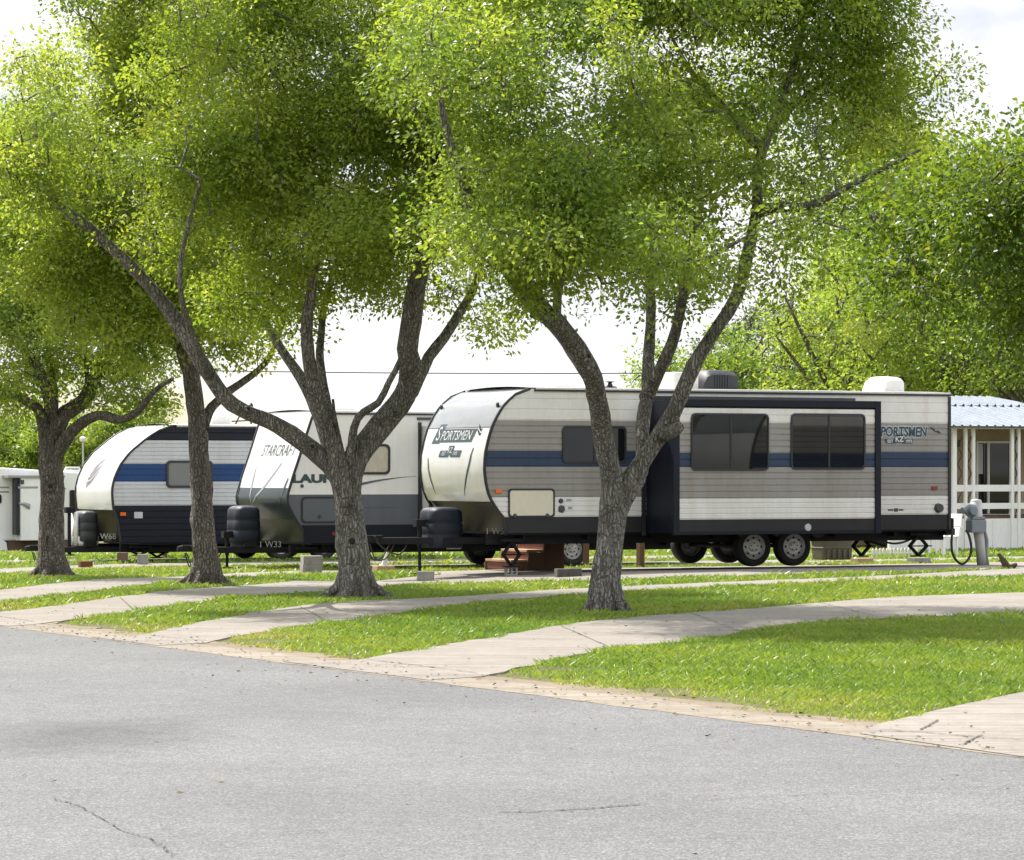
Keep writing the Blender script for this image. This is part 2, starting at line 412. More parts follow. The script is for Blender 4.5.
# cloud brightens towards the zenith, as a bright overcast does
mrz = nt.nodes.new('ShaderNodeMapRange'); mrz.inputs[1].default_value = 0.14; mrz.inputs[2].default_value = 0.65; mrz.inputs[3].default_value = 1.0; mrz.inputs[4].default_value = 2.1
nt.links.new(sepw.outputs[2], mrz.inputs[0])
vmz = nt.nodes.new('ShaderNodeVectorMath'); vmz.operation = 'SCALE'; nt.links.new(ccol, vmz.inputs[0]); nt.links.new(mrz.outputs[0], vmz.inputs['Scale'])
wc = mixc(nt, cl, skyl, vmz.outputs[0])
nt.links.new(wc, bg.inputs[0]); bg.inputs[1].default_value = 0.1
nt.links.new(bg.outputs[0], wo.inputs[0])

sd = bpy.data.lights.new('sun', 'SUN'); sd.energy = 5.0; sd.angle = R(0.55); sd.color = (1.0, 0.955, 0.87)
so = bpy.data.objects.new('sun', sd); C.objects.link(so)
so.rotation_euler = SUN.to_track_quat('Z', 'Y').to_euler()

cd = bpy.data.cameras.new('camera'); cam = bpy.data.objects.new('camera', cd); C.objects.link(cam)
cam.location = (0, 0, H); cam.rotation_euler = (R(90), 0, 0)
cd.sensor_fit = 'HORIZONTAL'; cd.sensor_width = 36; cd.lens = 36*F/1024
cd.shift_y = (HY-430)/1024; cd.clip_end = 6000; cd.clip_start = 0.2
SC.camera = cam
SC.view_settings.view_transform = 'Standard'; SC.view_settings.look = 'None'
SC.view_settings.exposure = 0.64; SC.view_settings.gamma = 1.0; SC.view_settings.use_curve_mapping = False
SC.render.film_transparent = False
cy = SC.cycles
cy.max_bounces = 12; cy.diffuse_bounces = 8; cy.glossy_bounces = 3; cy.transmission_bounces = 8; cy.transparent_max_bounces = 4
cy.sample_clamp_indirect = 8

# ------------------------------------------------------------------ ground, road, driveways
U_ROAD = 10.95
vs = [-3000, -400, -60, 0, 20, 30, 38]+[40+0.5*i for i in range(37)]+[60, 62, 68, 75, 82, 89, 95, 130, 400, 3000]
us = [-3000, -300, -40, U_ROAD-9, U_ROAD, 13]+[14+0.5*i for i in range(35)]+[34, 40, 60, 200, 3000]
b = MB(); b.grid([[uvw(u, v, float(gg(u, v))-0.012) for u in us] for v in vs])
struct(b.build('ground', 'ground'))
rv = [-400, -100, -20, 0, 10, 20, 30, 40, 48, 50, 52, 54, 57, 62, 68, 75, 82, 89, 95, 130, 400]
b = MB(); b.grid([[uvw(u, v, float(gg(u, v))-0.004) for u in (U_ROAD-7.6, U_ROAD-3, U_ROAD+.2)] for v in rv])
struct(b.build('road', 'asphalt'))
# ragged concrete edge strip beside the asphalt (its inner side eaten by the verge)
def ribbon(name, left, right, mat, lift, nl=1, skirt=True):
    rows = [[uvw(u, v, float(gg(u, v))+lift-.03) for u, v in left]]
    for k in range(nl+1):
        t = k/nl; row = []
        for (ua, va), (ub, vb) in zip(left, right):
            u, v = ua+(ub-ua)*t, va+(vb-va)*t; row.append(uvw(u, v, float(gg(u, v))+lift))
        rows.append(row)
    rows.append([uvw(u, v, float(gg(u, v))+lift-.03) for u, v in right])
    if not skirt: rows = rows[1:-1]
    b = MB(); b.grid(rows)
    return struct(b.build(name, mat))
kl, kr = [], []
v = -10.0
while v < 120:
    w = 0.48+0.16*mnoise.noise(Vector((v*0.6, 3, 0)))+0.07*mnoise.noise(Vector((v*3.1, 9, 0)))
    kl.append((U_ROAD-0.03+0.05*mnoise.noise(Vector((v*1.7, 1, 0))), v)); kr.append((U_ROAD+w, v)); v += 0.12
ribbon('kerb', kl, kr, 'kerb', 0.000)
kl, kr = [], []
v = -10.0
while v < 120:
    kl.append((U_ROAD+0.2+0.1*mnoise.noise(Vector((v*0.9, 21, 0))), v))
    kr.append((U_ROAD+0.78+0.26*mnoise.noise(Vector((v*0.7, 13, 0)))+0.15*mnoise.noise(Vector((v*3.3, 15, 0))), v)); v += 0.12
ribbon('verge_dirt', kl, kr, 'dirt', -0.003)

# driveways: lower / upper edge measured in the photo, stored as park coordinates
def pl(pts): return [px_ground(x, y) for x, y in pts]
def resample(p, n):
    P = np.array(p); d = np.r_[0, np.cumsum(np.hypot(*np.diff(P, axis=0).T))]
    t = np.linspace(0, d[-1], n); return [(float(np.interp(x, d, P[:, 0])), float(np.interp(x, d, P[:, 1]))) for x in t]
def drive_edges(near_px, far_px, u_end):
    a, c = pl(near_px), pl(far_px)
    for e in (a, c):
        (u0, v0), (u1, v1) = e[-2], e[-1]
        e.append((u_end, v1+0.22*(u_end-u1)*max(-0.3, min(1, (v1-v0)/max(1e-3, u1-u0)))))
    return resample(a, 40), resample(c, 40)
drive_px = [
 ([(480, 677), (520, 668), (580, 653), (650, 645), (704, 639), (764, 629), (800, 623), (880, 618), (1024, 614)],
  [(352, 661), (380, 656), (440, 646), (500, 636), (560, 625), (620, 618), (704, 612), (760, 608), (830, 602), (900, 596.5), (1024, 592.5)], 60),
 ([(205, 643), (250, 633), (300, 627), (350, 620), (400, 613), (460, 606), (500, 600.5), (560, 595.5), (640, 591.5), (740, 586.5), (850, 580.5), (1024, 575.5)],
  [(136, 637), (200, 622), (260, 612), (330, 601.5), (420, 599), (480, 595.5), (540, 590.5), (600, 587.5), (700, 583), (860, 577), (1024, 568)], 60),
 ([(31, 625), (110, 614.5), (160, 607), (220, 599.5), (270, 595), (330, 590.5), (420, 584)],
  [(-20, 615), (0, 612), (50, 607), (110, 598), (170, 590.5), (220, 587), (270, 584), (335, 581), (420, 576)], 42),
 ([(-60, 612), (0, 603), (40, 597.5), (60, 595), (120, 587.5), (190, 580), (260, 575)],
  [(-90, 600), (0, 590), (40, 585), (80, 581), (190, 576), (260, 572)], 42),
 ([(-120, 588), (-60, 580), (0, 574.5), (60, 570), (130, 567.5)],
  [(-150, 580), (-60, 573), (0, 569), (60, 566), (130, 564)], 42),
]
POLYS = []
for near, far, ue in drive_px:
    a, c = drive_edges(near, far, ue)
    # flare meets the kerb
    a = resample(a, 160); c = resample(c, 160)
    a = [(u_+.07*mnoise.noise(Vector((u_*2.3, v_*2.3, 1))), v_+.09*mnoise.noise(Vector((u_*2.9, v_*2.9, 5)))) for u_, v_ in a]; c = [(u_+.07*mnoise.noise(Vector((u_*2.3, v_*2.3, 11))), v_+.09*mnoise.noise(Vector((u_*2.9, v_*2.9, 15)))) for u_, v_ in c]
    a = [(U_ROAD+0.02, a[0][1]-0.25)]+a; c = [(U_ROAD+0.02, c[0][1]+0.15)]+c
    ribbon('driveway', a, c, 'concrete', 0.004, 6)
    POLYS.append(np.array(a+c[::-1]))
# the driveway at the right-hand edge of the frame
za = pl([(860, 734), (872, 726), (930, 712), (980, 701), (1024, 692), (1120, 676)]); zb = pl([(1100, 768), (1150, 763), (1200, 752), (1300, 738), (1420, 722), (1560, 708)])
za += [(40, za[-1][1]+6)]; zb += [(40, za[-1][1]-4)]
ribbon('driveway', resample(za, 40), resample(zb, 40), 'concrete', 0.004)
POLYS.append(np.array(resample(za, 40)+resample(zb, 40)[::-1]))
# concrete pads the trailers stand on and a far park lane
for (u0, u1, v0, v1, nm_, mt_) in ((25.2, 34.5, 49.45, 51.6, 'bare_soil', 'soil'), (24.5, 36, 51.62, 53.4, 'concrete_pad', 'concrete'), (25.5, 36, 57.9, 59.6, 'concrete_pad', 'concrete'), (19, 30, 64.9, 66.6, 'concrete_pad', 'concrete'), (-30, 60, 82, 84.5, 'park_lane', 'concrete')):
    n = 14
    ribbon(nm_, [(u0, v0+(v1-v0)*i/n) for i in range(n+1)], [(u1, v0+(v1-v0)*i/n) for i in range(n+1)], mt_, 0.006, 8)
    POLYS.append(np.array([(u0, v0), (u1, v0), (u1, v1), (u0, v1)]))
# joints and cracks
def crack(px_pts, w, lift=0.009, jit=0.05, seed=0, name='road_crack'):
    P = [px_ground(x, y) for x, y in px_pts]
    P = resample(P, max(12, int(len(P)*14)))
    L_, R_ = [], []
    for i, (u, v) in enumerate(P):
        du = jit*mnoise.noise(Vector((i*0.55, seed, 0))); dv = jit*mnoise.noise(Vector((i*0.55, seed+7, 0)))
        ww = w*(0.35+1.0*abs(mnoise.noise(Vector((i*0.8, seed+3, 0))))*1.8)
        a = P[max(0, i-1)]; c = P[min(len(P)-1, i+1)]
        t = np.array([c[0]-a[0], c[1]-a[1]]); t /= max(1e-6, np.hypot(*t))
        L_.append((u+du-t[1]*ww, v+dv+t[0]*ww)); R_.append((u+du+t[1]*ww, v+dv-t[0]*ww))
    ribbon(name, L_, R_, 'crack', lift, 1, False)
crack([(498, 812), (540, 811), (590, 808), (640, 804)], 0.012, 0.001, 0.03, 1)
crack([(640, 804), (760, 797), (900, 790), (1024, 785)], 0.004, 0.001, 0.03, 2)
crack([(52, 798), (80, 806), (108, 822), (125, 832), (150, 838), (175, 856)], 0.005, 0.001, 0.04, 3)
crack([(0, 792), (200, 786), (360, 790)], 0.003, 0.001, 0.05, 8)
crack([(876, 731), (920, 733), (975, 738), (1040, 741)], 0.011, 0.010, 0.02, 4, 'slab_joint')
crack([(920, 731), (930, 726), (938, 721)], 0.010, 0.010, 0.02, 5, 'slab_joint')
crack([(963, 746), (975, 739), (982, 736)], 0.010, 0.010, 0.02, 6, 'slab_joint')
crack([(366, 660), (400, 664), (440, 669), (478, 674)], 0.010, 0.010, 0.02, 7, 'slab_joint')
crack([(150, 636), (180, 639), (205, 641)], 0.010, 0.010, 0.02, 9, 'slab_joint')
crack([(0, 617), (20, 620), (34, 622)], 0.010, 0.010, 0.02, 10, 'slab_joint')
for (a, c_) in (((560, 626), (610, 648)), ((690, 613), (740, 632)), ((820, 603), (880, 618)), ((300, 607), (330, 623)), ((460, 598), (490, 602)), ((120, 598), (135, 611))):
    crack([a, ((a[0]+c_[0])/2, (a[1]+c_[1])/2), c_], 0.007, 0.010, 0.015, a[0], 'slab_joint')

# ------------------------------------------------------------------ grass (stuff)
def in_poly(P, u, v):
    x, y = P[:, 0], P[:, 1]; ins = np.zeros(len(u), bool); j = len(P)-1
    for i in range(len(P)):
        c_ = ((y[i] > v) != (y[j] > v)) & (u < (x[j]-x[i])*(v-y[i])/(y[j]-y[i]+1e-12)+x[i]); ins ^= c_; j = i
    return ins
def vnoise(u, v, sc, seed):
    # cheap smooth value noise
    a = u*sc+seed*13.7; b_ = v*sc+seed*7.3
    i, j = np.floor(a), np.floor(b_); fx, fy = a-i, b_-j
    fx = fx*fx*(3-2*fx); fy = fy*fy*(3-2*fy)
    h = lambda p, q: np.modf(np.abs(np.sin(p*127.1+q*311.7+seed)*43758.5453))[0]
    return (h(i, j)*(1-fx)+h(i+1, j)*fx)*(1-fy)+(h(i, j+1)*(1-fx)+h(i+1, j+1)*fx)*fy
def grass_zone(y0, y1, dens, hgt, wid, margin):
    area_n = int(dens*(y1-y0)*((y0+y1)*0.5*0.302+2*margin))
    Y = np.sqrt(RNG.uniform(y0**2, y1**2, area_n)); X = RNG.uniform(-1, 1, area_n)*(Y*0.151+margin)
    u = CT*X+ST*Y; v = -ST*X+CT*Y
    edge = U_ROAD+0.42+0.5*vnoise(u, v, 0.8, 2)+0.3*vnoise(u, v, 3.1, 5)
    keep = u > edge
    for P in POLYS:
        ins = in_poly(P, u+0.18*(vnoise(u, v, 2.3, 8)-0.5), v+0.18*(vnoise(u, v, 2.7, 9)-0.5)); keep &= ~ins
    # thin worn spots near the kerb and under the trees
    worn = vnoise(u, v, 1.1, 4)*0.6+vnoise(u, v, 3.7, 6)*0.4
    near_kerb = np.clip((u-edge)/1.4, 0, 1)
    keep &= RNG.random(area_n) < np.clip(0.22+near_kerb*0.9-(worn > 0.64)*0.62, 0.03, 1)
    for tx, ty, tr in ((606, 612, .42), (356, 597, .62), (205, 585, .5), (52, 577, .5)):
        tu, tv = px_ground(tx, ty); dd = np.hypot(u-tu, v-tv)+0.25*(vnoise(u, v, 3, 14)-.5); keep &= RNG.random(area_n) < np.clip((dd-tr*.6)/(tr*.7), 0, 1)
    # stray tufts between the asphalt and the kerb
    X, Y, u, v, nk = X[keep], Y[keep], u[keep], v[keep], near_kerb[keep]
    n = len(X); cl = vnoise(u, v, 2.2, 3); cl2 = vnoise(u, v, 0.45, 12)
    h = hgt*(0.45+0.9*RNG.random(n))*(0.6+0.7*cl)*(0.7+0.3*nk)*(1+0.45*np.clip((vnoise(u, v, 5.0, 31)-.72)*5, 0, 1)); w = wid*(0.6+0.8*RNG.random(n))
    az = RNG.uniform(0, 2*PI, n); lean = RNG.uniform(0.2, 1.7, n)*h; la = RNG.uniform(0, 2*PI, n)
    z = gg(u, v)-0.014
    base = np.stack([X, Y, z], 1); d = np.stack([np.cos(az)*w, np.sin(az)*w, np.zeros(n)], 1)
    lv = np.stack([np.cos(la)*lean, np.sin(la)*lean, np.zeros(n)], 1)
    up = np.zeros((n, 3)); up[:, 2] = h
    V = np.stack([base-d, base+d, base+d*0.55+lv*0.45+up*0.62, base+lv+up], 1).reshape(-1, 3)
    Q = np.arange(n*4).reshape(-1, 4)
    t = np.clip(0.26+0.36*cl2+0.34*(cl-0.5)+0.26*RNG.random(n)+(1-nk)*0.2+(RNG.random(n) < 0.018)*0.35, 0, 1)
    return V, Q, np.repeat(t, 4)
Vs, Qs, Ts = [], [], []; off = 0
for z in ((16, 26, 3000, 0.042, 0.0052, 4.5), (26, 36, 2000, 0.042, 0.0068, 5.5), (36, 48, 1050, 0.05, 0.009, 6), (48, 66, 420, 0.055, 0.015, 7), (66, 105, 80, 0.07, 0.04, 8)):
    V, Q, T = grass_zone(*z); Vs.append(V); Qs.append(Q+off); Ts.append(T); off += len(V)
go = np_mesh('grass', np.concatenate(Vs), np.concatenate(Qs), 'grass', np.concatenate(Ts)); go['kind'] = 'stuff'
# fallen leaves and grit at the kerb
n = 2600
v = RNG.uniform(12, 48, n); u = U_ROAD+RNG.normal(0.25, 0.3, n)
far = RNG.random(n) < 0.55; u[far] = U_ROAD+RNG.uniform(-1.5, 12, far.sum()); far = RNG.random(n) < 0.06; u[far] = U_ROAD-RNG.uniform(0, 6, far.sum())
X, Y = CT*u-ST*v, ST*u+CT*v; az = RNG.uniform(0, 6.28, n); s = RNG.uniform(0.008, 0.022, n)
bs = np.stack([X, Y, np.full(n, 0.012)], 1); a1 = np.stack([np.cos(az), np.sin(az), RNG.uniform(-.3, .3, n)], 1)*s[:, None]; a2 = np.stack([-np.sin(az), np.cos(az), RNG.uniform(0, .5, n)], 1)*s[:, None]*0.6
V = np.stack([bs-a1, bs-a2, bs+a1, bs+a2], 1).reshape(-1, 3)
lo = np_mesh('leaf_litter', V, np.arange(n*4).reshape(-1, 4), paint('dry_leaf', (0.12, 0.085, 0.04), 0.8, 0.4)); lo['kind'] = 'stuff'

# ------------------------------------------------------------------ trees
def leaf_mesh(centres, per, sig, size, name, mat, parent, tint_base=0.5, tint_var=0.5, droop=0.35):
    k = len(centres); per = int(per); n = k*per
    cs = np.repeat(np.asarray(centres), per, 0); ct = np.repeat(RNG.normal(0, 0.16, k), per)
    off = RNG.normal(0, 1, (n, 3)); off *= np.minimum(1, 1.75/np.linalg.norm(off, axis=1, keepdims=True)); off *= np.array(sig)
    fl = np.repeat(RNG.uniform(0.6, 1.35, k), per)[:, None]; off *= fl
    p = cs+off
    # leaves of one spray hang alike: a shared facing, outward and up, with scatter
    ctr = np.asarray(centres).mean(0); ocl = np.asarray(centres)-ctr; ocl /= (np.linalg.norm(ocl, axis=1, keepdims=True)+1e-6)
    fcl = ocl*0.55+RNG.normal(0, 0.45, (k, 3)); fcl[:, 2] += 0.65; fcl = np.repeat(fcl, per, 0)
    ax = off/(np.linalg.norm(off, axis=1, keepdims=True)+1e-6)+RNG.normal(0, 0.6, (n, 3)); ax[:, 2] -= droop
    ax /= np.linalg.norm(ax, axis=1, keepdims=True)
    nn = fcl+RNG.normal(0, 0.42, (n, 3))
    sd_ = np.cross(nn, ax); sd_ /= (np.linalg.norm(sd_, axis=1, keepdims=True)+1e-6)
    nm = np.cross(ax, sd_)
    L_ = (size*RNG.uniform(0.6, 1.25, n))[:, None]; w_ = L_*RNG.uniform(0.2, 0.3, n)[:, None]
    V = np.stack([p, p+ax*L_*0.45+sd_*w_+nm*w_*0.35, p+ax*L_, p+ax*L_*0.45-sd_*w_+nm*w_*0.35], 1).reshape(-1, 3)
    t = np.clip(tint_base+ct+RNG.normal(0, 0.10, n)*tint_var*2, 0, 1)
    return np_mesh(name, V, np.arange(n*4).reshape(-1, 4), mat, np.repeat(t, 4), parent)

def grow(root_name, base, limbs, blobs, ncl, per, size, mats, labels, tint=0.5, sig=(0.24, 0.24, 0.15), bark='bark', group=None, flare=None, sides=12, droop=0.35, twig=0.0075, seed=0):
    """limbs: list of (points in local metres, r0, r1); blobs: list of (centre local, radii, weight)"""
    root = empty(root_name, base); tag(root, labels[0], labels[1], group)
    b = MB(); nodes = []
    for li, (pts, r0, r1) in enumerate(limbs):
        P = catmull(pts, 0.16 if size < 0.15 else 0.5)
        n = len(P); rad = []
        for i, p in enumerate(P):
            t = i/(n-1); r = r0+(r1-r0)*t**0.85 if r0 is not None else float(np.interp(t*(len(r1)-1), range(len(r1)), r1))
            if li == 0 and flare:
                hgt = p.z; r *= 1+flare*math.exp(-max(0, hgt)/0.16)
            rad.append(r)
        P2 = []
        for i, p in enumerate(P):
            w = 0.5*rad[i]*(0 if i == 0 else 1)
            P2.append(p+Vector((mnoise.noise(p*1.1+Vector((seed, li, 0))), mnoise.noise(p*1.1+Vector((3, seed, li))), 0))*w)
        b.tube(P2, rad, sides if max(rad) > 0.05 else 7, 0, 0.3, seed+li*3.1)
        if li > 0 or len(limbs) == 1 or True:
            nodes += [p for p in P2 if p.z > 1.2]
    if size < 0.1 and flare:
        rr2 = random.Random(seed+5); R0 = limbs[0][2][0] if limbs[0][1] is None else limbs[0][1]
        for k in range(7):
            a_ = 2*PI*(k+rr2.uniform(-.3, .3))/7; L2 = R0*rr2.uniform(1.5, 2.5); ca, sa = math.cos(a_), math.sin(a_)
            b.tube([(ca*R0*.55, sa*R0*.55, .34), (ca*R0*.95, sa*R0*.95, .13), (ca*L2*.75, sa*L2*.75, .035), (ca*L2*1.15, sa*L2*1.15, -.03)], [R0*.34, R0*.32, R0*.22, R0*.08], 8, 0, .25, seed+k)
    # foliage clusters
    if size < 0.1:
        rr = random.Random(seed+100); nb_ = []
        for (c_, (rx, ry, rz), bw) in blobs:
            for k in range(7):
                d = Vector((rr.gauss(0, 1), rr.gauss(0, 1), rr.gauss(0, 1))).normalized()*rr.uniform(.4, 1.0); f = rr.uniform(.28, .52)
                nb_.append(((c_[0]+d.x*rx, c_[1]+d.y*ry, c_[2]+d.z*rz), (rx*f, ry*f, max(.22, rz*f)), bw*rr.uniform(.7, 1.4)))
            nb_.append((c_, (rx*.85, ry*.85, rz*.85), bw*.16))
        blobs = nb_
    wts = np.array([bw*rx*ry*rz for (_, (rx, ry, rz), bw) in blobs]); wts /= wts.sum()
    cs = []
    for (c_, (rx, ry, rz), _), k in zip(blobs, RNG.multinomial(ncl, wts)):
        d = RNG.normal(0, 1, (k, 3)); d /= np.linalg.norm(d, axis=1, keepdims=True)
        r = RNG.random(k)**(1/2.3)
        cs.append(np.array(c_)+d*r[:, None]*np.array((rx, ry, rz)))
    cs = np.concatenate(cs)
    # twigs: every cluster reaches back to the nearest wood
    nd = np.array([tuple(p) for p in nodes]); dist = np.min(np.linalg.norm(cs[:, None, :]-nd[None, ::3, :], axis=2), axis=1)
    order = np.argsort(dist); arr = np.zeros((len(nd)+len(cs)*3, 3)); arr[:len(nd)] = nd; cnt = len(nd)
    for i in order:
        p = cs[i]; dd = np.linalg.norm(arr[:cnt]-p, axis=1); j = int(np.argmin(dd+0.25*np.maximum(0, arr[:cnt, 2]-p[2]))); q = arr[j]
        L_ = dd[j]
        if L_ < 0.05: continue
        m1 = q+(p-q)*0.38+np.array([random.gauss(0, .07), random.gauss(0, .07), 0.08+random.gauss(0, .05)])*L_
        m2 = q+(p-q)*0.72+np.array([random.gauss(0, .07), random.gauss(0, .07), 0.06])*L_
        r0 = twig*(0.8+1.1*min(L_, 2.2)); b.tube([q, m1, m2, p], [r0*1.5, r0*1.05, r0*0.7, r0*0.35], 4, 0, cap=False)
        arr[cnt:cnt+3] = (m1, m2, p); cnt += 3
    if size < 0.1:
        rr3 = random.Random(seed+77)
        for pts, r0, r1 in limbs[:4]:
            P = catmull(pts, 0.16); n_ = len(P)
            for k in range(2):
                i_ = rr3.randint(int(n_*.12), int(n_*.5)); t_ = i_/(n_-1)
                r = r0+(r1-r0)*t_**0.85 if r0 is not None else float(np.interp(t_*(len(r1)-1), range(len(r1)), r1))
                a_ = rr3.uniform(-2.4, -.7); d = Vector((math.cos(a_), math.sin(a_), .25)).normalized(); q = P[i_]+d*r*.72
                b.tube([q, q+d*r*.32, q+d*r*.42], [r*.52, r*.42, r*.25], 9, 0, .2, k)
                b.tube([q+d*r*.36, q+d*r*.435], [r*.26, r*.22], 8, 1)
    b.build('trunk', [bark, 'knot'], root, smooth=True)
    leaf_mesh(cs, per, sig, size, 'crown', mats, root, tint, 0.5, droop)
    return root

def site_tree(bx, by, limbs_px, blobs_px, **kw):
    """A tree by the drive, measured in the photo: pixels at the trunk's distance, plus an offset towards/away in metres."""
    u, v = px_ground(bx, by); base = uvw(u, v, float(gg(u, v))); Y0 = base.y
    def loc(px, py, dy=0.0):
        Y = Y0+dy; return Vector(((px-CX)/F*Y-base.x, dy, H-(py-HY)/F*Y-base.z))
    limbs = []
    for pts, r0, r1 in limbs_px:
        limbs.append(([loc(*p) for p in pts], r0, r1))
    blobs = [(tuple(loc(*c_)), r_, w_) for c_, r_, w_ in blobs_px]
    return grow('tree', base, limbs, blobs, labels=kw.pop('labels'), **kw)

# --- tree in front of the nearest trailer
site_tree(606, 612, [
  ([(606, 617), (606, 592), (608, 560), (611, 520), (611, 490, -.03), (609, 465, -.1), (604, 417, -.4), (594, 380, -.8), (576, 350, -1.1), (557, 325, -1.4), (535, 305, -1.7), (505, 262, -2.1), (480, 215, -2.5), (455, 160, -2.8), (440, 100, -3)], None, [.172, .158, .150, .142, .13, .122, .117, .115, .11, .105, .095, .08, .06, .045, .03]),
  ([(612, 545, 0), (617, 515, .02), (628, 490, .1), (640, 470, .2), (642, 429, .3), (647, 395, .5), (648, 367, .6), (651, 325, .9), (650, 270, 1.2), (640, 190, 1.6), (632, 110, 2), (628, 30, 2.4)], 0.098, 0.025),
  ([(646, 398, .5), (660, 372, .2), (672, 344, 0), (680, 310, -.3), (690, 250, -.8), (700, 190, -1.2), (690, 120, -1.6)], 0.085, 0.02),
  ([(612, 540, 0), (619, 508, 0), (634, 478, 0), (650, 452, 0), (662, 432, 0), (673, 410, -.1), (687, 380, -.2), (701, 353, -.3), (718, 325, -.4), (737, 298, -.4), (749, 250, -.4), (757, 205, -.3), (759, 165, -.2), (772, 125, 0), (786, 92, .2), (800, 40, .4), (815, -40, .6)], 0.112, 0.03),
  ([(757, 212, -.3), (780, 207, -.8), (802, 208, -1.2), (822, 201, -1.6), (845, 188, -2), (880, 170, -2.4), (920, 150, -2.8)], 0.075, 0.015),
  ([(757, 145, -.2), (726, 110, .4), (700, 83, .8), (682, 57, 1.2), (660, 10, 1.6)], 0.06, 0.015),
  ([(662, 436, 0), (672, 432, -.2), (680, 426, -.3)], 0.085, 0.06),
  ([(770, 130, 0), (800, 100, .8), (840, 70, 1.4), (880, 50, 1.8)], 0.05, 0.012),
  ([(556, 326, -1.4), (560, 280, -2.2), (570, 220, -3), (590, 150, -3.6)], 0.06, 0.015),
 ], [
  ((520, 215, -2.2), (1.15, 1.9, 0.95), 1.25), ((590, 225, -3.2), (1.15, 1.5, 0.75), 1.2), ((640, 240, .4), (1.1, 1.7, 0.85), 1.0),
  ((560, 110, -2.6), (1.3, 1.8, 1.1), .9), ((650, 130, -1.2), (1.3, 2.0, 1.0), .75), ((610, 20, -1.0), (1.6, 2.4, 1.0), .8),
  ((740, 60, .6), (1.2, 2.0, 1.1), .85), ((830, 80, .8), (1.1, 1.8, 1.1), 1.1), ((890, 90, .6), (0.85, 1.4, 0.75), 1.0), ((800, 165, -.6), (0.95, 1.5, 0.7), .9),
  ((880, 190, -1.6), (0.95, 1.3, 0.7), 1.0), ((720, 230, -.8), (0.75, 1.2, 0.6), .6), ((690, 300, .2), (0.55, .8, 0.4), .7), ((600, 275, -1.6), (0.8, 1.0, 0.35), .8),
  ((760, -70, .4), (2.4, 2.8, 1.3), .8), ((600, -100, -.6), (2.6, 3.0, 1.3), .75), ((790, 250, -.4), (0.5, .8, 0.4), .6), ((480, 150, -2.8), (.8, 1.3, .9), .9),
  ((640, 190, -3.5), (1.3, 1.2, .7), .7), ((945, 100, .4), (.35, .6, .35), .8), ((760, 190, 4.2), (1.4, 1.6, .9), .5), ((860, 170, 4.0), (1.4, 1.6, .9), .55), ((930, 190, 5.0), (.9, 1.6, .6), .8), ((690, 120, 3.6), (1.4, 1.6, 1.0), .8), ((900, 110, 3.4), (.7, 1.2, .7), .8), ((450, 60, -2.2), (1.1, 1.6, 1.0), .8), ((700, 240, -4.2), (1.1, 1.2, .55), .8)],
  ncl=1560, per=150, size=0.067, mats='leaf', tint=0.40, flare=0.3, seed=4,
  labels=('tall forked tree with pale rough trunk in front of the nearest taupe striped trailer', 'tree'), group='trees along the driveways')

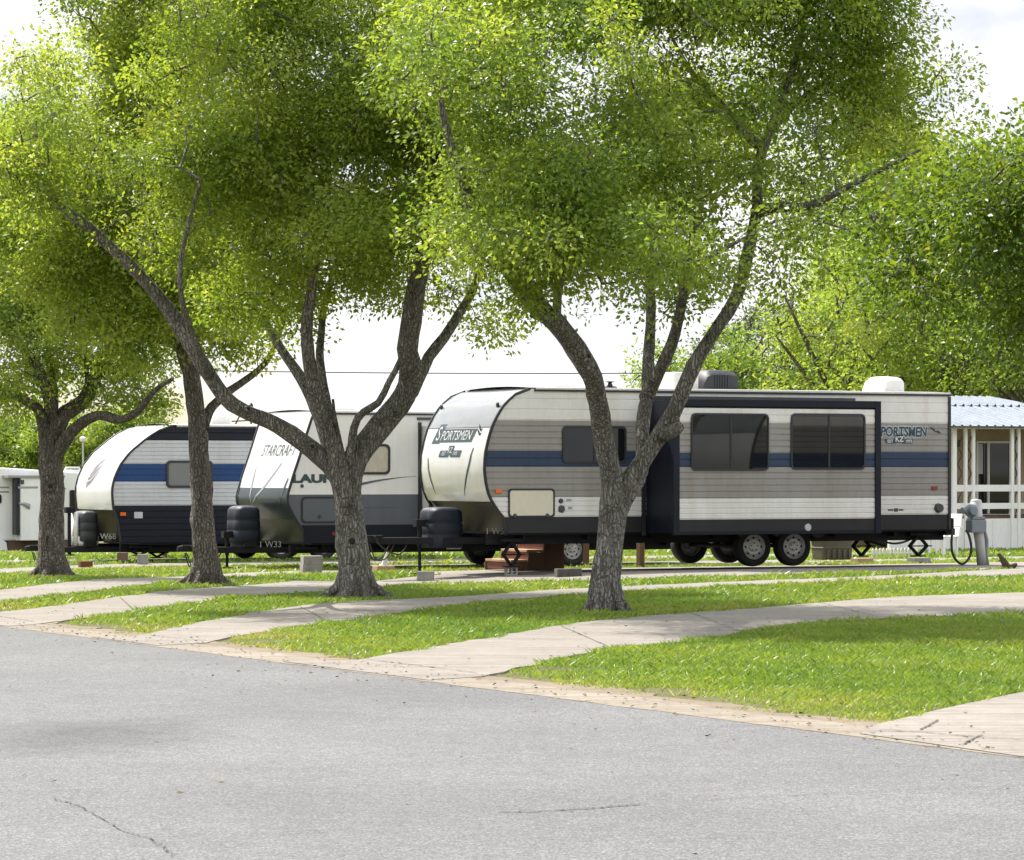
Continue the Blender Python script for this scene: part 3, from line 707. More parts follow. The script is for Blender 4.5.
# --- tree with the long leaning limb
site_tree(356, 597, [
  ([(356, 602), (355, 582), (351, 545), (349, 515), (350, 490), (355, 460, .05), (372, 436, .1), (390, 414, .1), (404, 395, .1), (409, 375, 0), (407, 350, -.2), (413, 322, -.3), (418, 296, -.4), (425, 250, -.6), (435, 180, -.9), (440, 100, -1.2), (445, 20, -1.4)], None, [.235, .208, .192, .18, .168, .15, .15, .14, .13, .115, .105, .1, .09, .075, .06, .045, .03]),
  ([(349, 525, 0), (344, 500, 0), (336, 475, -.02), (319, 457, -.1), (298, 441, -.2), (271, 423, -.3), (244, 411, -.5), (224, 397, -.6), (209, 376, -.7), (194, 352, -.8), (176, 322, -.9), (130, 265, -1.2), (90, 228, -1.5), (60, 205, -1.7), (33, 168, -1.9), (-5, 132, -2.2), (-40, 90, -2.4)], 0.145, 0.03),
  ([(346, 515, 0.05), (343, 490, .08), (336, 465, .2), (327, 432, .4), (313, 397, .6), (296, 370, .8), (280, 348, 1.0), (262, 315, 1.2), (240, 270, 1.4), (225, 210, 1.6)], 0.12, 0.02),
  ([(348, 515, -.05), (344, 485, -.08), (335, 445, -.2), (320, 405, -.4), (310, 370, -.6), (306, 334, -.7), (309, 300, -.8), (318, 230, -1), (330, 150, -1.2), (335, 60, -1.4)], 0.12, 0.02),
  ([(332, 425, -.3), (325, 397, 0), (319, 361, .2), (320, 334, .4), (325, 300, .6), (345, 240, .8), (370, 160, 1.0), (380, 80, 1.2)], 0.065, 0.02),
  ([(347, 505, -.1), (343, 470, -.15), (337, 440, -.2), (334, 415, -.2), (332.5, 399, -.2)], 0.095, 0.018),
  ([(398, 402, .1), (412, 391, .3), (428, 357, .5), (443, 337, .6), (459, 312, .7), (472, 292, .8), (485, 250, .9), (500, 190, 1)], 0.095, 0.025),
  ([(350, 500, 0), (350, 465, -.1), (353, 428, -.3), (363, 412, -.4), (378, 403, -.5), (389, 382, -.6), (400, 360, -.7), (405, 335, -.8)], 0.065, 0.03),
  ([(210, 378, -.7), (190, 330, -1.6), (180, 270, -2.4), (200, 180, -3)], 0.06, 0.015),
 ], [
  ((400, 215, -.6), (1.3, 2.0, 0.95), 1.2), ((330, 190, -1.0), (1.3, 2.2, 1.0), 1.05), ((260, 225, -.6), (1.1, 2.0, 0.95), 1.0), ((460, 200, .4), (1.0, 1.8, 0.8), 1.1),
  ((430, 100, -1.2), (1.4, 2.2, 1.1), 1.0), ((320, 90, -1.0), (1.5, 2.2, 1.1), 1.0), ((220, 130, -1.2), (1.3, 2.0, 1.0), .9), ((380, 0, -.6), (2.2, 2.4, 1.1), .75),
  ((240, 20, -.8), (1.6, 2.2, 1.1), .7), ((300, 275, .2), (0.9, 1.5, 0.6), .9), ((240, 305, .6), (0.7, 1.2, 0.5), .9), ((365, 285, .2), (0.9, 1.4, 0.45), .9), ((150, 200, -1.6), (1.1, 1.6, 0.9), .7),
  ((90, 165, -2), (1.1, 1.5, 0.8), .75), ((490, 318, .9), (0.4, .7, 0.2), 1.3), ((40, 110, -2.3), (1.0, 1.4, 0.8), .7), ((280, 330, .9), (0.4, .7, 0.25), .8),
  ((350, -100, -.6), (3.2, 3.0, 1.2), .6), ((440, 275, .6), (.6, .9, .45), .9)],
  ncl=1480, per=150, size=0.069, mats='leaf', tint=0.50, flare=0.5, seed=9,
  labels=('thick spreading tree with a long limb leaning left and a broken stub', 'tree'), group='trees along the driveways')

# --- tree in front of the navy and white trailer
site_tree(205, 585, [
  ([(206, 588), (205, 560), (202, 520), (200, 480), (198, 440), (196, 405), (191, 372), (183, 350), (178, 310), (174, 260), (172, 200), (170, 120), (168, 40)], 0.19, 0.03),
  ([(203, 430, 0), (209, 413, .2), (217, 403, .4), (230, 391, .6), (250, 377, .8), (266, 362, 1), (280, 335, 1.2), (290, 300, 1.4)], 0.085, 0.02),
  ([(190, 370, 0), (196, 330, -.5), (205, 265, -1), (190, 235, -1.3), (161, 208, -1.6), (146, 188, -1.8), (120, 165, -2)], 0.08, 0.018),
  ([(186, 357, 0), (160, 320, .6), (130, 290, 1), (100, 280, 1.4), (70, 260, 1.6)], 0.07, 0.015),
  ([(176, 280, 0), (210, 220, .6), (240, 160, 1), (260, 80, 1.3)], 0.06, 0.015),
  ([(172, 210, 0), (140, 140, .4), (110, 80, .8), (90, 20, 1)], 0.05, 0.012),
 ], [
  ((180, 270, -.2), (1.3, 2.2, 1.0), 1.1), ((110, 290, .4), (1.2, 1.8, 0.8), 1.0), ((130, 200, -.6), (1.3, 2.0, 1.0), 1.0), ((230, 300, .6), (.9, 1.6, 0.7), .9),
  ((70, 220, .2), (1.3, 1.8, 1.0), .9), ((160, 110, -.2), (1.6, 2.2, 1.1), 1.0), ((90, 90, .4), (1.2, 1.8, 1.0), .95), ((200, 20, .2), (1.7, 2.4, 1.2), .9), ((110, -20, .4), (1.0, 2.0, 0.8), .6),
  ((150, 335, .2), (0.9, 1.5, 0.45), .8), ((30, 140, .6), (1.0, 1.6, 0.9), .8), ((250, 345, 1.0), (0.5, .8, 0.3), .8), ((20, 230, .8), (.9, 1.4, .7), .8), ((190, -90, .2), (2.6, 2.8, 1.2), .5)],
  ncl=1250, per=130, size=0.078, mats='leaf', tint=0.52, flare=0.4, seed=15, bark='bark_dark',
  labels=('straight dark-barked tree standing in front of the navy and white trailer', 'tree'), group='trees along the driveways')

# --- leftmost tree
site_tree(52, 577, [
  ([(53, 582), (52, 560), (51, 520), (50, 480), (50, 450), (56, 430), (66, 414, .1), (84, 402, .2), (95, 376, .3), (112, 347, .4), (125, 310, .6), (140, 270, .8)], None, [.23, .21, .2, .195, .19, .15, .12, .11, .10, .08, .06, .04]),
  ([(49, 465, 0), (45, 440, 0), (42, 424, -.1), (36, 409, -.2), (18, 397, -.4), (0, 391, -.6), (-30, 382, -1), (-70, 360, -1.4)], 0.13, 0.025),
  ([(50, 460, 0), (50, 425, 0), (50, 403, -.2), (39, 367, -.4), (18, 343, -.6), (0, 319, -.8), (-25, 280, -1.1)], 0.15, 0.025),
  ([(51, 455, 0), (53, 425, .1), (55, 400, .3), (50, 360, .6), (42, 320, .9), (30, 290, 1.1), (8, 262, 1.3)], 0.08, 0.02),
  ([(52, 475, 0), (57, 452, -.05), (66, 440, -.2), (80, 424, -.4), (98, 415, -.6), (119, 420, -.8), (137, 412, -1), (155, 391, -1.2), (173, 379, -1.4)], 0.13, 0.03),
  ([(88, 395, .2), (86, 360, .5), (84, 328, .8), (92, 300, 1)], 0.05, 0.02),
 ], [
  ((30, 330, 0), (1.3, 2.2, 0.9), 1.0), ((100, 300, .5), (1.1, 1.8, 0.8), .9), ((-10, 390, -.6), (1.1, 1.8, 0.5), .9), ((130, 370, 0), (0.8, 1.3, 0.6), .9), ((60, 270, .5), (1.5, 2.0, 0.8), .8),
  ((150, 405, -.9), (0.5, .8, 0.3), .9), ((-20, 280, 0), (1.4, 2, 1.0), .8), ((30, 380, .4), (0.9, 1.3, 0.4), .6), ((90, 375, .3), (0.6, 1.1, 0.4), .7), ((60, 180, .6), (2.2, 2.2, 1.3), .5), ((-40, 180, .6), (2, 2.2, 1.3), .5), ((170, 350, .2), (.5, .8, .4), .7)],
  ncl=600, per=115, size=0.08, mats='leaf', tint=0.46, flare=0.4, seed=21, bark='bark_dark',
  labels=('low-forking tree with thick trunk, leftmost of the trees along the drives', 'tree'), group='trees along the driveways')

# --- tree just past the right edge, its boughs reach into the picture
bu, bv = 18.0, 23.0; tb = uvw(bu, bv, 0)
def tl(px, py, dy=0.0):
    Y = tb.y+dy; return Vector(((px-CX)/F*Y-tb.x, dy, H-(py-HY)/F*Y))
grow('tree', tb, [
  ([(0, 0, 0), (0.03, 0, 0.8), (0.0, 0.05, 1.7)], 0.2, 0.17),
  ([(0, 0.05, 1.6), (-.3, .1, 2.3), (-.9, .3, 3.0), tl(1040, 265, .6), tl(980, 240, .9), tl(920, 225, 1.2), tl(870, 215, 1.4)], 0.11, 0.015),
  ([(0, 0.05, 1.6), (.1, 0, 2.6), (0, -.2, 3.8), (.2, -.4, 5.2), (.1, -.5, 6.4)], 0.12, 0.03),
  ([(0, 0.05, 1.65), (.5, -.2, 2.5), (1.2, -.6, 3.5), (2.0, -.8, 4.6)], 0.10, 0.02),
  ([(0, 0.0, 2.2), (-.2, .9, 3.2), (-.5, 1.9, 4.2), (-.6, 2.8, 5.0)], 0.08, 0.02),
 ], [
  (tuple(tl(985, 225, .8)), (0.62, 1.2, 0.62), 1.3), (tuple(tl(905, 235, 1.2)), (0.6, .9, 0.42), 1.2), (tuple(tl(1050, 200, .4)), (0.9, 1.5, 0.7), 1.1), (tuple(tl(940, 285, 1.0)), (0.5, .8, 0.3), .9), (tuple(tl(1030, 300, .4)), (0.6, 1.0, 0.35), .9),
  ((0.3, 0, 4.4), (1.6, 2.2, 1.1), .8), ((.6, -.4, 6.0), (1.7, 2.2, 1.2), .7), ((1.8, -.5, 4.6), (1.5, 2, 1.2), .7), ((.2, 2.0, 4.8), (1.4, 1.4, 1.0), .7), (tuple(tl(855, 225, 1.5)), (0.35, .5, 0.25), .9), (tuple(tl(1000, 168, .8)), (0.45, .9, 0.32), 1.5), (tuple(tl(950, 200, 1)), (0.45, .9, 0.35), 1.3), (tuple(tl(970, 260, .2)), (0.6, .9, 0.45), 1.2)],
  ncl=850, per=140, size=0.064, mats='leaf_deep', tint=0.40, flare=0.4, seed=31,
  labels=('tree beyond the right edge whose dark leafy bough hangs over the trailer rear', 'tree'), group='trees along the driveways')

# --- background trees, each grown from its own lobes
def far_tree(px, Y, ztop, rad, label, mat='leaf_far', tint=0.55, ncl=210, per=42, size=0.2, lean=(0, 0), seed=0, low=1.2, limbs=None):
    X = (px-CX)/F*Y; u, v = w2uv(X, Y); gz = float(gg(u, v)); base = Vector((X, Y, gz))
    rr = random.Random(seed); hh = ztop-gz
    L = [([(0, 0, 0), (lean[0]*.3, 0, hh*.2), (lean[0], lean[1], hh*.5), (lean[0]*1.2, lean[1], hh*.8)], max(.16, hh*.03), .04)]
    for k in range(6):
        a = rr.uniform(0, 2*PI); r = rad*rr.uniform(.45, .8); z0 = hh*rr.uniform(.18, .4)
        L.append(([(lean[0]*.4, 0, z0), (math.cos(a)*r*.4, math.sin(a)*r*.4, z0+hh*.16), (math.cos(a)*r, math.sin(a)*r, z0+hh*rr.uniform(.25, .4))], hh*.014, .03))
    if limbs: L += limbs
    B = []
    for k in range(9):
        a = rr.uniform(0, 2*PI); r = rad*rr.uniform(.15, .72); zz = low+(hh-low)*rr.uniform(.2, .84)
        s = rr.uniform(.34, .55)*(1-.35*max(0, zz/hh-.6))
        B.append(((lean[0]+math.cos(a)*r, lean[1]+math.sin(a)*r, zz), (rad*s, rad*s, (hh-low)*s*.55), 1))
    B.append(((lean[0], lean[1], low+(hh-low)*.5), (rad*.7, rad*.7, (hh-low)*.45), .6))
    s_ = rad*0.12; size *= .66; per = int(per*2.0); ncl = int(ncl*1.35)
    return grow('tree', base, L, B, ncl, per, size, mat, (label, 'tree'), tint, (s_, s_, s_*.65), 'bark_dark', 'trees behind the trailers', .3, 8, .3, .02, seed)
far_tree(708, 128, 7.6, 3.0, 'small bushy tree rising behind the black roof air conditioner', 'leaf_far', .42, 200, 40, .26, seed=2)
far_tree(762, 135, 8.6, 2.8, 'greyish tree between the roof air conditioner and the broad pale tree', 'leaf_grey', .5, 170, 40, .28, seed=3)
far_tree(655, 140, 6.0, 2.0, 'slim pale tree peeking above the roof behind the forked trunk', 'leaf_far', .5, 110, 36, .25, seed=4)
far_tree(846, 108, 9.8, 4.2, 'broad pale green tree behind the white roof vent', 'leaf_far', .6, 330, 46, .24, seed=5)
far_tree(945, 100, 9.6, 4.2, 'large yellow-green tree behind the metal roofed house', 'leaf_far', .55, 330, 46, .23, seed=6)
Y_ = 94.0; X_ = (1052-CX)/F*Y_
def fl(px, py, dy=0): return ((px-CX)/F*(Y_+dy)-X_, dy, H-(py-HY)/F*(Y_+dy)+.55)
far_tree(1052, Y_, 10.5, 4.2, 'dark limbed tree leaning over the metal roofed house', 'leaf_far', .42, 300, 44, .22, seed=7, low=3.0,
         limbs=[([fl(1046, 430), fl(1030, 400), fl(1012, 372), fl(998, 345), fl(985, 318), fl(965, 270)], .34, .1)])
far_tree(895, 118, 10.2, 3.8, 'tall pale tree between the broad tree and the house tree', 'leaf_far', .62, 260, 44, .24, seed=16)
far_tree(995, 112, 10.5, 3.6, 'tall green tree directly above the metal roof ridge', 'leaf_far', .5, 240, 44, .24, seed=17)
far_tree(1135, 100, 9.5, 4.2, 'rounded tree beyond the right edge behind the house', 'leaf_far', .5, 220, 40, .26, seed=8)
far_tree(12, 135, 4.6, 2.6, 'leafy green tree above the white fifth wheel roof at the picture edge', 'leaf_far', .5, 190, 40, .24, seed=9)
far_tree(68, 130, 4.0, 2.0, 'low green tree seen behind the leftmost trunk', 'leaf_far', .35, 150, 40, .24, seed=10)
far_tree(112, 128, 4.3, 2.2, 'yellow-green tree behind the navy trailer nose', 'leaf_far', .55, 170, 40, .24, seed=11)
far_tree(158, 150, 3.6, 1.6, 'grey-green tree just above the rounded navy trailer roof', 'leaf_grey', .5, 120, 36, .24, seed=12)
far_tree(-60, 130, 5.4, 3.0, 'green tree past the left edge behind the fifth wheel', 'leaf_far', .45, 150, 40, .26, seed=13)
far_tree(572, 150, 5.0, 1.3, 'tiny pale treetop showing over the roof left of the forked trunk', 'leaf_grey', .6, 70, 34, .22, seed=14)
# trees across the park to the right: the trailer windows mirror them
for (uu, vv, hh, lab, sd_) in ((47, 20, 8.5, 'shade tree across the lane to the right', 41), (52, 28, 9, 'second shade tree across the lane to the right', 42), (58, 12, 9, 'tree at the far right corner of the park', 43)):
    q = uvw(uu, vv); far_tree(q.x/q.y*F+CX, q.y, hh, 3.6, lab, 'leaf', .4, 130, 36, .25, seed=sd_)

# ------------------------------------------------------------------ travel trailers
def text_flat(body, size, shear=0.0, offset=0.0, spacing=1.0):
    cu = bpy.data.curves.new('lettering', 'FONT'); cu.body = body; cu.size = size; cu.shear = shear; cu.offset = offset
    cu.space_character = spacing; cu.align_x = 'CENTER'; cu.align_y = 'CENTER'; cu.resolution_u = 3
    o = bpy.data.objects.new('lettering', cu); C.objects.link(o)
    bpy.context.view_layer.update()
    me = o.to_mesh(); vv = [tuple(x.co) for x in me.vertices]; ff = [tuple(p.vertices) for p in me.polygons]
    o.to_mesh_clear(); bpy.data.objects.remove(o); bpy.data.curves.remove(cu)
    return vv, ff
def put_text(root, body, size, place, mat, sx=1.0, name='lettering', **kw):
    """place(a, b) -> local point for text-plane coordinates (a to the reader's right, b up)"""
    vv, ff = text_flat(body, size, **kw); b = MB()
    b.v = [tuple(place(x*sx, y)) for x, y, _ in vv]; b.f = ff; b.m = [0]*len(ff)
    return b.build(name, mat, root)
def on_side(x, z, y): return lambda a, c: (x+a, y, z+c)

class Trailer:
    def __init__(s, name, u0, v0, gz, L, Wd, prof_px, label, cat, group, ztop=None):
        s.u0, s.v0, s.gz, s.L, s.W = u0, v0, gz, L, Wd
        s.root = empty(name, uvw(u0, v0, gz), TH); tag(s.root, label, cat, group)
        s.prof = [s.p(x, y) for x, y in prof_px]
        s.ztop = s.prof[-1][1] if ztop is None else ztop
    def p(s, px, py, dv=0.0):
        u, z = px_plane(px, py, s.v0+dv); return (u-s.u0, z-s.gz)
    def xf(s, z):
        return float(np.interp(z, [q[1] for q in s.prof], [q[0] for q in s.prof]))
    def shell(s, bands, mats, roof='roof_white', front_low='tread', zcap=1.1, bot=0.6, front_x=0.55):
        b = MB()
        for yy, sg in ((0.0, 1), (s.W, -1)):
            for z0, z1, mi, pitch, gd in bands:
                n = max(1, int(round((z1-z0)/pitch))) if pitch else 1
                extra = 1 if pitch else 6
                zl = []
                for i in range(n):
                    a = z0+(z1-z0)*i/n; c = z0+(z1-z0)*(i+1)/n
                    if pitch: zl += [(a, gd), (a+0.012, gd), (a+0.020, 0.0), (c-0.006, 0.0)]
                    else: zl += [(a+(c-a)*k/extra, 0.0) for k in range(extra)]
                zl.append((z1, gd if pitch else 0))
                rows = [[(s.xf(z), yy+sg*d, z), (s.xf(z)+0.3*(s.L-s.xf(z)), yy+sg*d, z), (s.L, yy+sg*d, z)] for z, d in zl]
                b.grid(rows if sg > 0 else [r[::-1] for r in rows], mi)
        b.face([(s.L-.004, 0, bands[0][0]), (s.L-.004, s.W, bands[0][0]), (s.L-.004, s.W, s.ztop), (s.L-.004, 0, s.ztop)], bands[-1][2])
        b.build('body', mats, s.root)
        x0 = s.xf(s.ztop)-0.02; r = MB()
        rows = [[(x, -0.02+(s.W+.04)*k/6, s.ztop+0.02+0.035*math.sin(PI*k/6)) for k in range(7)] for x in (x0, x0+1, s.L*.5, s.L+.02)]
        r.grid(rows); r.build('roof', roof, s.root, smooth=True)
        t = MB()
        t.box(x0+.1, s.L+.025, -.028, .012, s.ztop-.045, s.ztop-.012); t.box(x0+.1, s.L+.025, s.W-.012, s.W+.028, s.ztop-.045, s.ztop-.012)
        t.box(s.L-.02, s.L+.03, -.022, .022, bands[0][0], s.ztop-.05); t.box(s.L-.02, s.L+.03, s.W-.02, s.W+.02, bands[0][0], s.ztop-.05)
        t.build('edge_trim', 'trim', s.root)
        w = MB(); w.box(x0+.12, s.L+.022, -.026, .01, s.ztop-.010, s.ztop+.022); w.build('drip_rail', roof, s.root)
        # underside and chassis
        c = MB(); c.box(front_x, s.L-.02, .03, s.W-.03, bot-.03, bot+.03); c.build('underbelly', 'chassis', s.root)
        c = MB()
        for y in (.34, s.W-.34): c.box(.25, s.L+.08, y-.05, y+.05, bot-.19, bot-.032)
        for x in np.arange(.8, s.L, 1.2): c.box(x, x+.05, .12, s.W-.12, bot-.11, bot-.034)
        c.build('chassis', 'chassis', s.root)
        # nose underside
        zc = zcap; xa = s.xf(zc)
        fl = MB(); rows = []
        for k in range(7):
            t_ = k/6; rows.append([(xa+.03+(front_x-xa-.03)*t_**0.8, .02+(s.W-.04)*j/4, zc+.01+(bot-zc)*t_) for j in range(5)])
        fl.grid(rows); fl.build('rock_guard', front_low, s.root)
    def cap(s, mats, zcap, bulge=.09, split=None, name='front_cap', seam=None):
        s.bulge, s.zcap = bulge, zcap
        zs = [zcap]+[z for _, z in s.prof if z > zcap+.02]
        if zs[-1] < s.ztop+.02: zs.append(s.ztop+.02)
        zz = []
        for a, c in zip(zs[:-1], zs[1:]): zz += [a, (a+c)/2]
        zz.append(zs[-1]); ny = 12
        def X(y, z):
            t = 2*y/s.W-1; return s.xf(z)-bulge*(1-t*t)**.7*(1 if z < s.ztop-.25 else max(0, (s.ztop+.02-z)/.27))
        s.capx = X; b = MB()
        sp = split if split else -9
        lo = [z for z in zz if z <= sp]+([sp] if sp > zcap else []); up = ([sp] if sp > zcap else [])+[z for z in zz if z > sp]
        if len(lo) > 1: b.grid([[(X(s.W*j/ny, z), s.W*j/ny, z) for j in range(ny+1)][::-1] for z in lo], 1)
        b.grid([[(X(s.W*j/ny, z), s.W*j/ny, z) for j in range(ny+1)][::-1] for z in up], 0)
        b.build(name, mats, s.root, smooth=True)
        for y in (-.006, s.W+.006):
            e = MB(); P = [(s.xf(z), y, z) for z in np.linspace(s.prof[0][1], s.ztop, 26)]
            e.tube(P, .026, 6); e.build('corner_trim', 'trim', s.root, smooth=True)
        if seam:
            q = MB(); q.tube([(X(s.W*j/ny, seam)-.002, s.W*j/ny, seam) for j in range(ny+1)], .005, 5); q.build('seam', 'plate', s.root)
    def on_cap(s, y0, z0, lift=.006):
        # reader stands before the nose: his right is -y
        return lambda a, c: (s.capx(min(s.W, max(0, y0-a)), z0+c)-lift, y0-a, z0+c)
    def window(s, x0, x1, z0, z1, y=0.0, mullion=None, r=.07, glass='glass', fr=.035, frame='trim'):
        fo = MB(); n = 5; out = rrect(x0, x1, z0, z1, r, n); inn = rrect(x0+fr, x1-fr, z0+fr, z1-fr, max(.01, r-fr*.6), n)
        k = len(out)
        rows = [[(a, y+.004, c) for a, c in out], [(a, y-.022, c) for a, c in out], [(a, y-.022, c) for a, c in inn], [(a, y-.004, c) for a, c in inn]]
        fo.grid(rows, 0, True)
        if mullion: fo.box(mullion-.018, mullion+.018, y-.018, y-.006, z0+fr, z1-fr)
        f = fo.build('window', frame, s.root)
        g_ = MB(); g_.face([(a, y-.009, c) for a, c in inn][::-1]); g_.build('pane', glass, f)
        return f
    def door(s, x0, x1, z0, z1, mat, y=0.0, r=.06, frame='trim', latch=None, inset=.02):
        fo = MB(); out = rrect(x0, x1, z0, z1, r); inn = rrect(x0+inset, x1-inset, z0+inset, z1-inset, max(.01, r-.015))
        fo.grid([[(a, y+.003, c) for a, c in out], [(a, y-.016, c) for a, c in out], [(a, y-.016, c) for a, c in inn], [(a, y-.002, c) for a, c in inn]], 0, True)
        f = fo.build('storage_door', frame, s.root)
        d = MB(); d.face([(a, y-.010, c) for a, c in inn][::-1]); d.build('door_panel', mat, f)
        if latch:
            for lx, lz in latch:
                l = MB(); l.lathe([(.0, -.02), (.03, -.02), (.035, 0)], (lx, y-.01, lz), 'y', 12); l.build('latch', 'plate', f)
        return f
    def wheel(s, x, y, r, rr, face=-1, name='wheel'):
        # face -1: outside looks towards -y
        w = .205; t = empty(name, (x, y, r)); t.parent = s.root
        b = MB(); pr = [(rr*.98, -.07), (rr+.01, -.095), (r*.80, -.102), (r*.93, -.095), (r*.985, -.075), (r, -.04), (r, .04), (r*.985, .075), (r*.93, .095), (r*.80, .102), (rr+.01, .095), (rr*.98, .07)]
        b.lathe(pr, (0, 0, 0), 'y', 36)
        b.build('tyre', 'rubber', t, smooth=True)
        b = MB(); f = face
        pr = [(rr*1.0, f*.085), (rr*.96, f*.088), (rr*.90, f*.068), (rr*.80, f*.045), (rr*.72, f*.05), (rr*.60, f*.062), (rr*.42, f*.060), (rr*.40, f*.078), (rr*.22, f*.085), (0.001, f*.085)]
        b.lathe(pr if f > 0 else pr, (0, 0, 0), 'y', 32, 0)
        b.lathe([(rr*1.0, f*.085), (rr*.97, -f*.07)], (0, 0, 0), 'y', 32, 0)
        for k in range(8):
            a = 2*PI*k/8; cx, cz = math.cos(a)*rr*.70, math.sin(a)*rr*.70
            b.lathe([(.001, f*.058), (rr*.10, f*.058)], (cx, 0, cz), 'y', 10, 1)
        for k in range(5):
            a = 2*PI*k/5+.3; b.lathe([(.001, f*.092), (.012, f*.092), (.012, f*.07)], (math.cos(a)*rr*.30, 0, math.sin(a)*rr*.30), 'y', 6, 1)
        b.build('rim', ['rim', 'chassis'], t, smooth=False)
    def axle(s, xs, r, rr, bot, ywheel=.13):
        for x in xs:
            s.wheel(x, ywheel, r, rr, -1); s.wheel(x, s.W-ywheel, r, rr, 1)
        a = MB()
        for x in xs: a.tube([(x, ywheel+.05, r), (x, s.W-ywheel-.05, r)], .035, 8)
        for y in (.36, s.W-.36):
            a.tube([(x_, y, z_) for x_, z_ in ((xs[0]-.4, bot-.2), (xs[0], r+.04), (sum(xs)/len(xs), bot-.18), (xs[-1], r+.04), (xs[-1]+.4, bot-.2))], .03, 6)
        a.build('axle', 'chassis', s.root)
    def scissor(s, x, y, zt, zb, w=.34):
        zm = (zt+zb)/2; b = MB()
        for sg in (-1, 1):
            b.tube([(x, y, zt), (x+sg*w/2, y, zm)], .022, 6); b.tube([(x+sg*w/2, y, zm), (x, y, zb+.02)], .022, 6)
            b.tube([(x, y+.05, zt), (x+sg*w/2, y+.05, zm)], .018, 6); b.tube([(x+sg*w/2, y+.05, zm), (x, y+.05, zb+.02)], .018, 6)
        b.tube([(x-w/2-.04, y+.02, zm), (x+w/2+.1, y+.02, zm)], .012, 6)
        b.box(x-.11, x+.11, y-.06, y+.12, zb, zb+.02); b.box(x-.2, x+.2, y-.05, y+.1, zt, zt+.05)
        b.build('stabilizer_jack', 'chassis', s.root)
    def hitch(s, bot, xc, tank=None, tankmat='tank_navy', jack_x=None, jack_top=1.0, jack_bot=.1, chains=True):
        yc = s.W/2; zb = bot-.13; b = MB()
        for sg in (-1, 1):
            ya, yb = yc+sg*.58, yc+sg*.03
            b.prism([(1.0, ya-.04), (1.0, ya+.04), (xc+.1, yb+.04), (xc+.1, yb-.04)], zb-.06, zb+.05, 0, 'z')
        b.box(xc-.16, xc+.16, yc-.055, yc+.055, zb-.03, zb+.09)
        b.lathe([(.001, .07), (.06, .06), (.07, 0), (.07, -.04)], (xc-.18, yc, zb+.01), 'z', 14)
        b.build('hitch_frame', 'chassis', s.root, bevel=.006)
        if jack_x is not None:
            j = MB(); j.tube([(jack_x, yc, zb-.1), (jack_x, yc, jack_top)], .038, 10); j.tube([(jack_x, yc, jack_bot), (jack_x, yc, zb-.1)], .027, 8)
            j.lathe([(.001, 0), (.11, 0), (.11, .015), (.03, .03)], (jack_x, yc, jack_bot), 'z', 14)
            j.box(jack_x-.09, jack_x+.09, yc-.07, yc+.07, jack_top-.02, jack_top+.1)
            j.build('tongue_jack', 'chassis', s.root)
        if tank:
            x0, x1, z0, z1, dy = tank; t = MB(); rows = []
            n = 36
            for zf, inset in ((0, .015), (.03, 0), (.30, -.004), (.33, .012), (.36, -.004), (.58, 0), (.61, .014), (.64, 0), (.88, .012), (.95, .045), (.985, .10), (1.0, .2)):
                row = []
                for k in range(n):
                    a = 2*PI*k/n; ca, sa = math.cos(a), math.sin(a)
                    ex = (x1-x0)/2-inset; ey = dy/2-inset
                    px_ = math.copysign(abs(ca)**.45, ca)*ex; py_ = math.copysign(abs(sa)**.55, sa)*ey
                    pinch = 1-.10*math.exp(-(py_/(dy*.12))**2)
                    row.append(((x0+x1)/2+px_*pinch, yc+py_, z0+(z1-z0)*zf))
                rows.append(row)
            t.grid(rows, 0, True); t.face(rows[-1]); t.build('tank_cover', tankmat, s.root, smooth=True)
            m_ = MB(); m_.box((x0+x1)/2-.12, (x0+x1)/2+.12, yc-.35, yc+.35, zb+.05, z0+.02); m_.build('tank_tray', 'chassis', s.root)
        if chains:
            c = MB()
            for sg in (-1, 1):
                c.tube(catmull([(xc+.35, yc+sg*.08, zb-.05), (xc+.2, yc+sg*.1, zb-.28), (xc+.02, yc+sg*.07, zb-.3), (xc-.08, yc+sg*.04, zb-.05)], .05), .011, 6)
            c.tube(catmull([(xc+.6, yc-.12, zb), (xc+.4, yc-.16, zb-.22), (xc+.1, yc-.12, zb-.1), (xc-.02, yc-.1, zb+.08)], .05), .012, 6)
            c.build('safety_chain', 'wire', s.root)

def cap_ribbon(t, on, pts, wmax, mat, name='accent_line', ends=(0.15, 0.0)):
    P = catmull([(a_, c_, 0) for a_, c_ in pts], .06); n_ = len(P); rows = []
    for i in range(n_):
        d = (P[min(n_-1, i+1)]-P[max(0, i-1)]).normalized(); nx, ny = -d.y, d.x; q = i/(n_-1)
        w_ = wmax*(.12+.88*math.sin(PI*(ends[0]+(1-ends[0])*q)))
        rows.append([on(P[i].x+nx*w_*k, P[i].y+ny*w_*k) for k in (-1, 0, 1)])
    b_ = MB(); b_.grid(rows); return b_.build(name, mat, t.root)
GRP = 'travel trailers parked in a row'
# ---------------------------------------------------------------- nearest trailer (taupe and white, two-window slide-out)
T = Trailer('travel_trailer', 24.24, 49.7, 0.0, 9.06, 2.44,
            [(506, 535), (503.5, 518), (497, 510), (491, 500), (487.5, 492), (485.2, 480), (484.2, 470), (484.8, 455), (488, 440), (492, 426), (498, 414), (505, 403), (515, 394.3), (524, 389.8), (534, 387.6)],
            'nearest travel trailer, taupe and white with a blue stripe and a big two-window slide-out', 'trailer', GRP, ztop=2.97)
Z = T.ztop
T.shell([(.605, .865, 3, 0, 0), (.865, 1.19, 0, .081, .010), (1.19, 1.69, 1, .1, .010), (1.69, 1.95, 2, .13, .008), (1.95, 2.45, 1, .1, .010), (2.45, Z, 0, .173, .010)],
        ['white', 'taupe', 'blue', 'black'], zcap=1.12, bot=.605, front_x=.62)
T.cap(['cap_grey', 'cap_white'], 1.12, .07, split=T.p(486, 427)[1], seam=T.p(486, 427)[1])
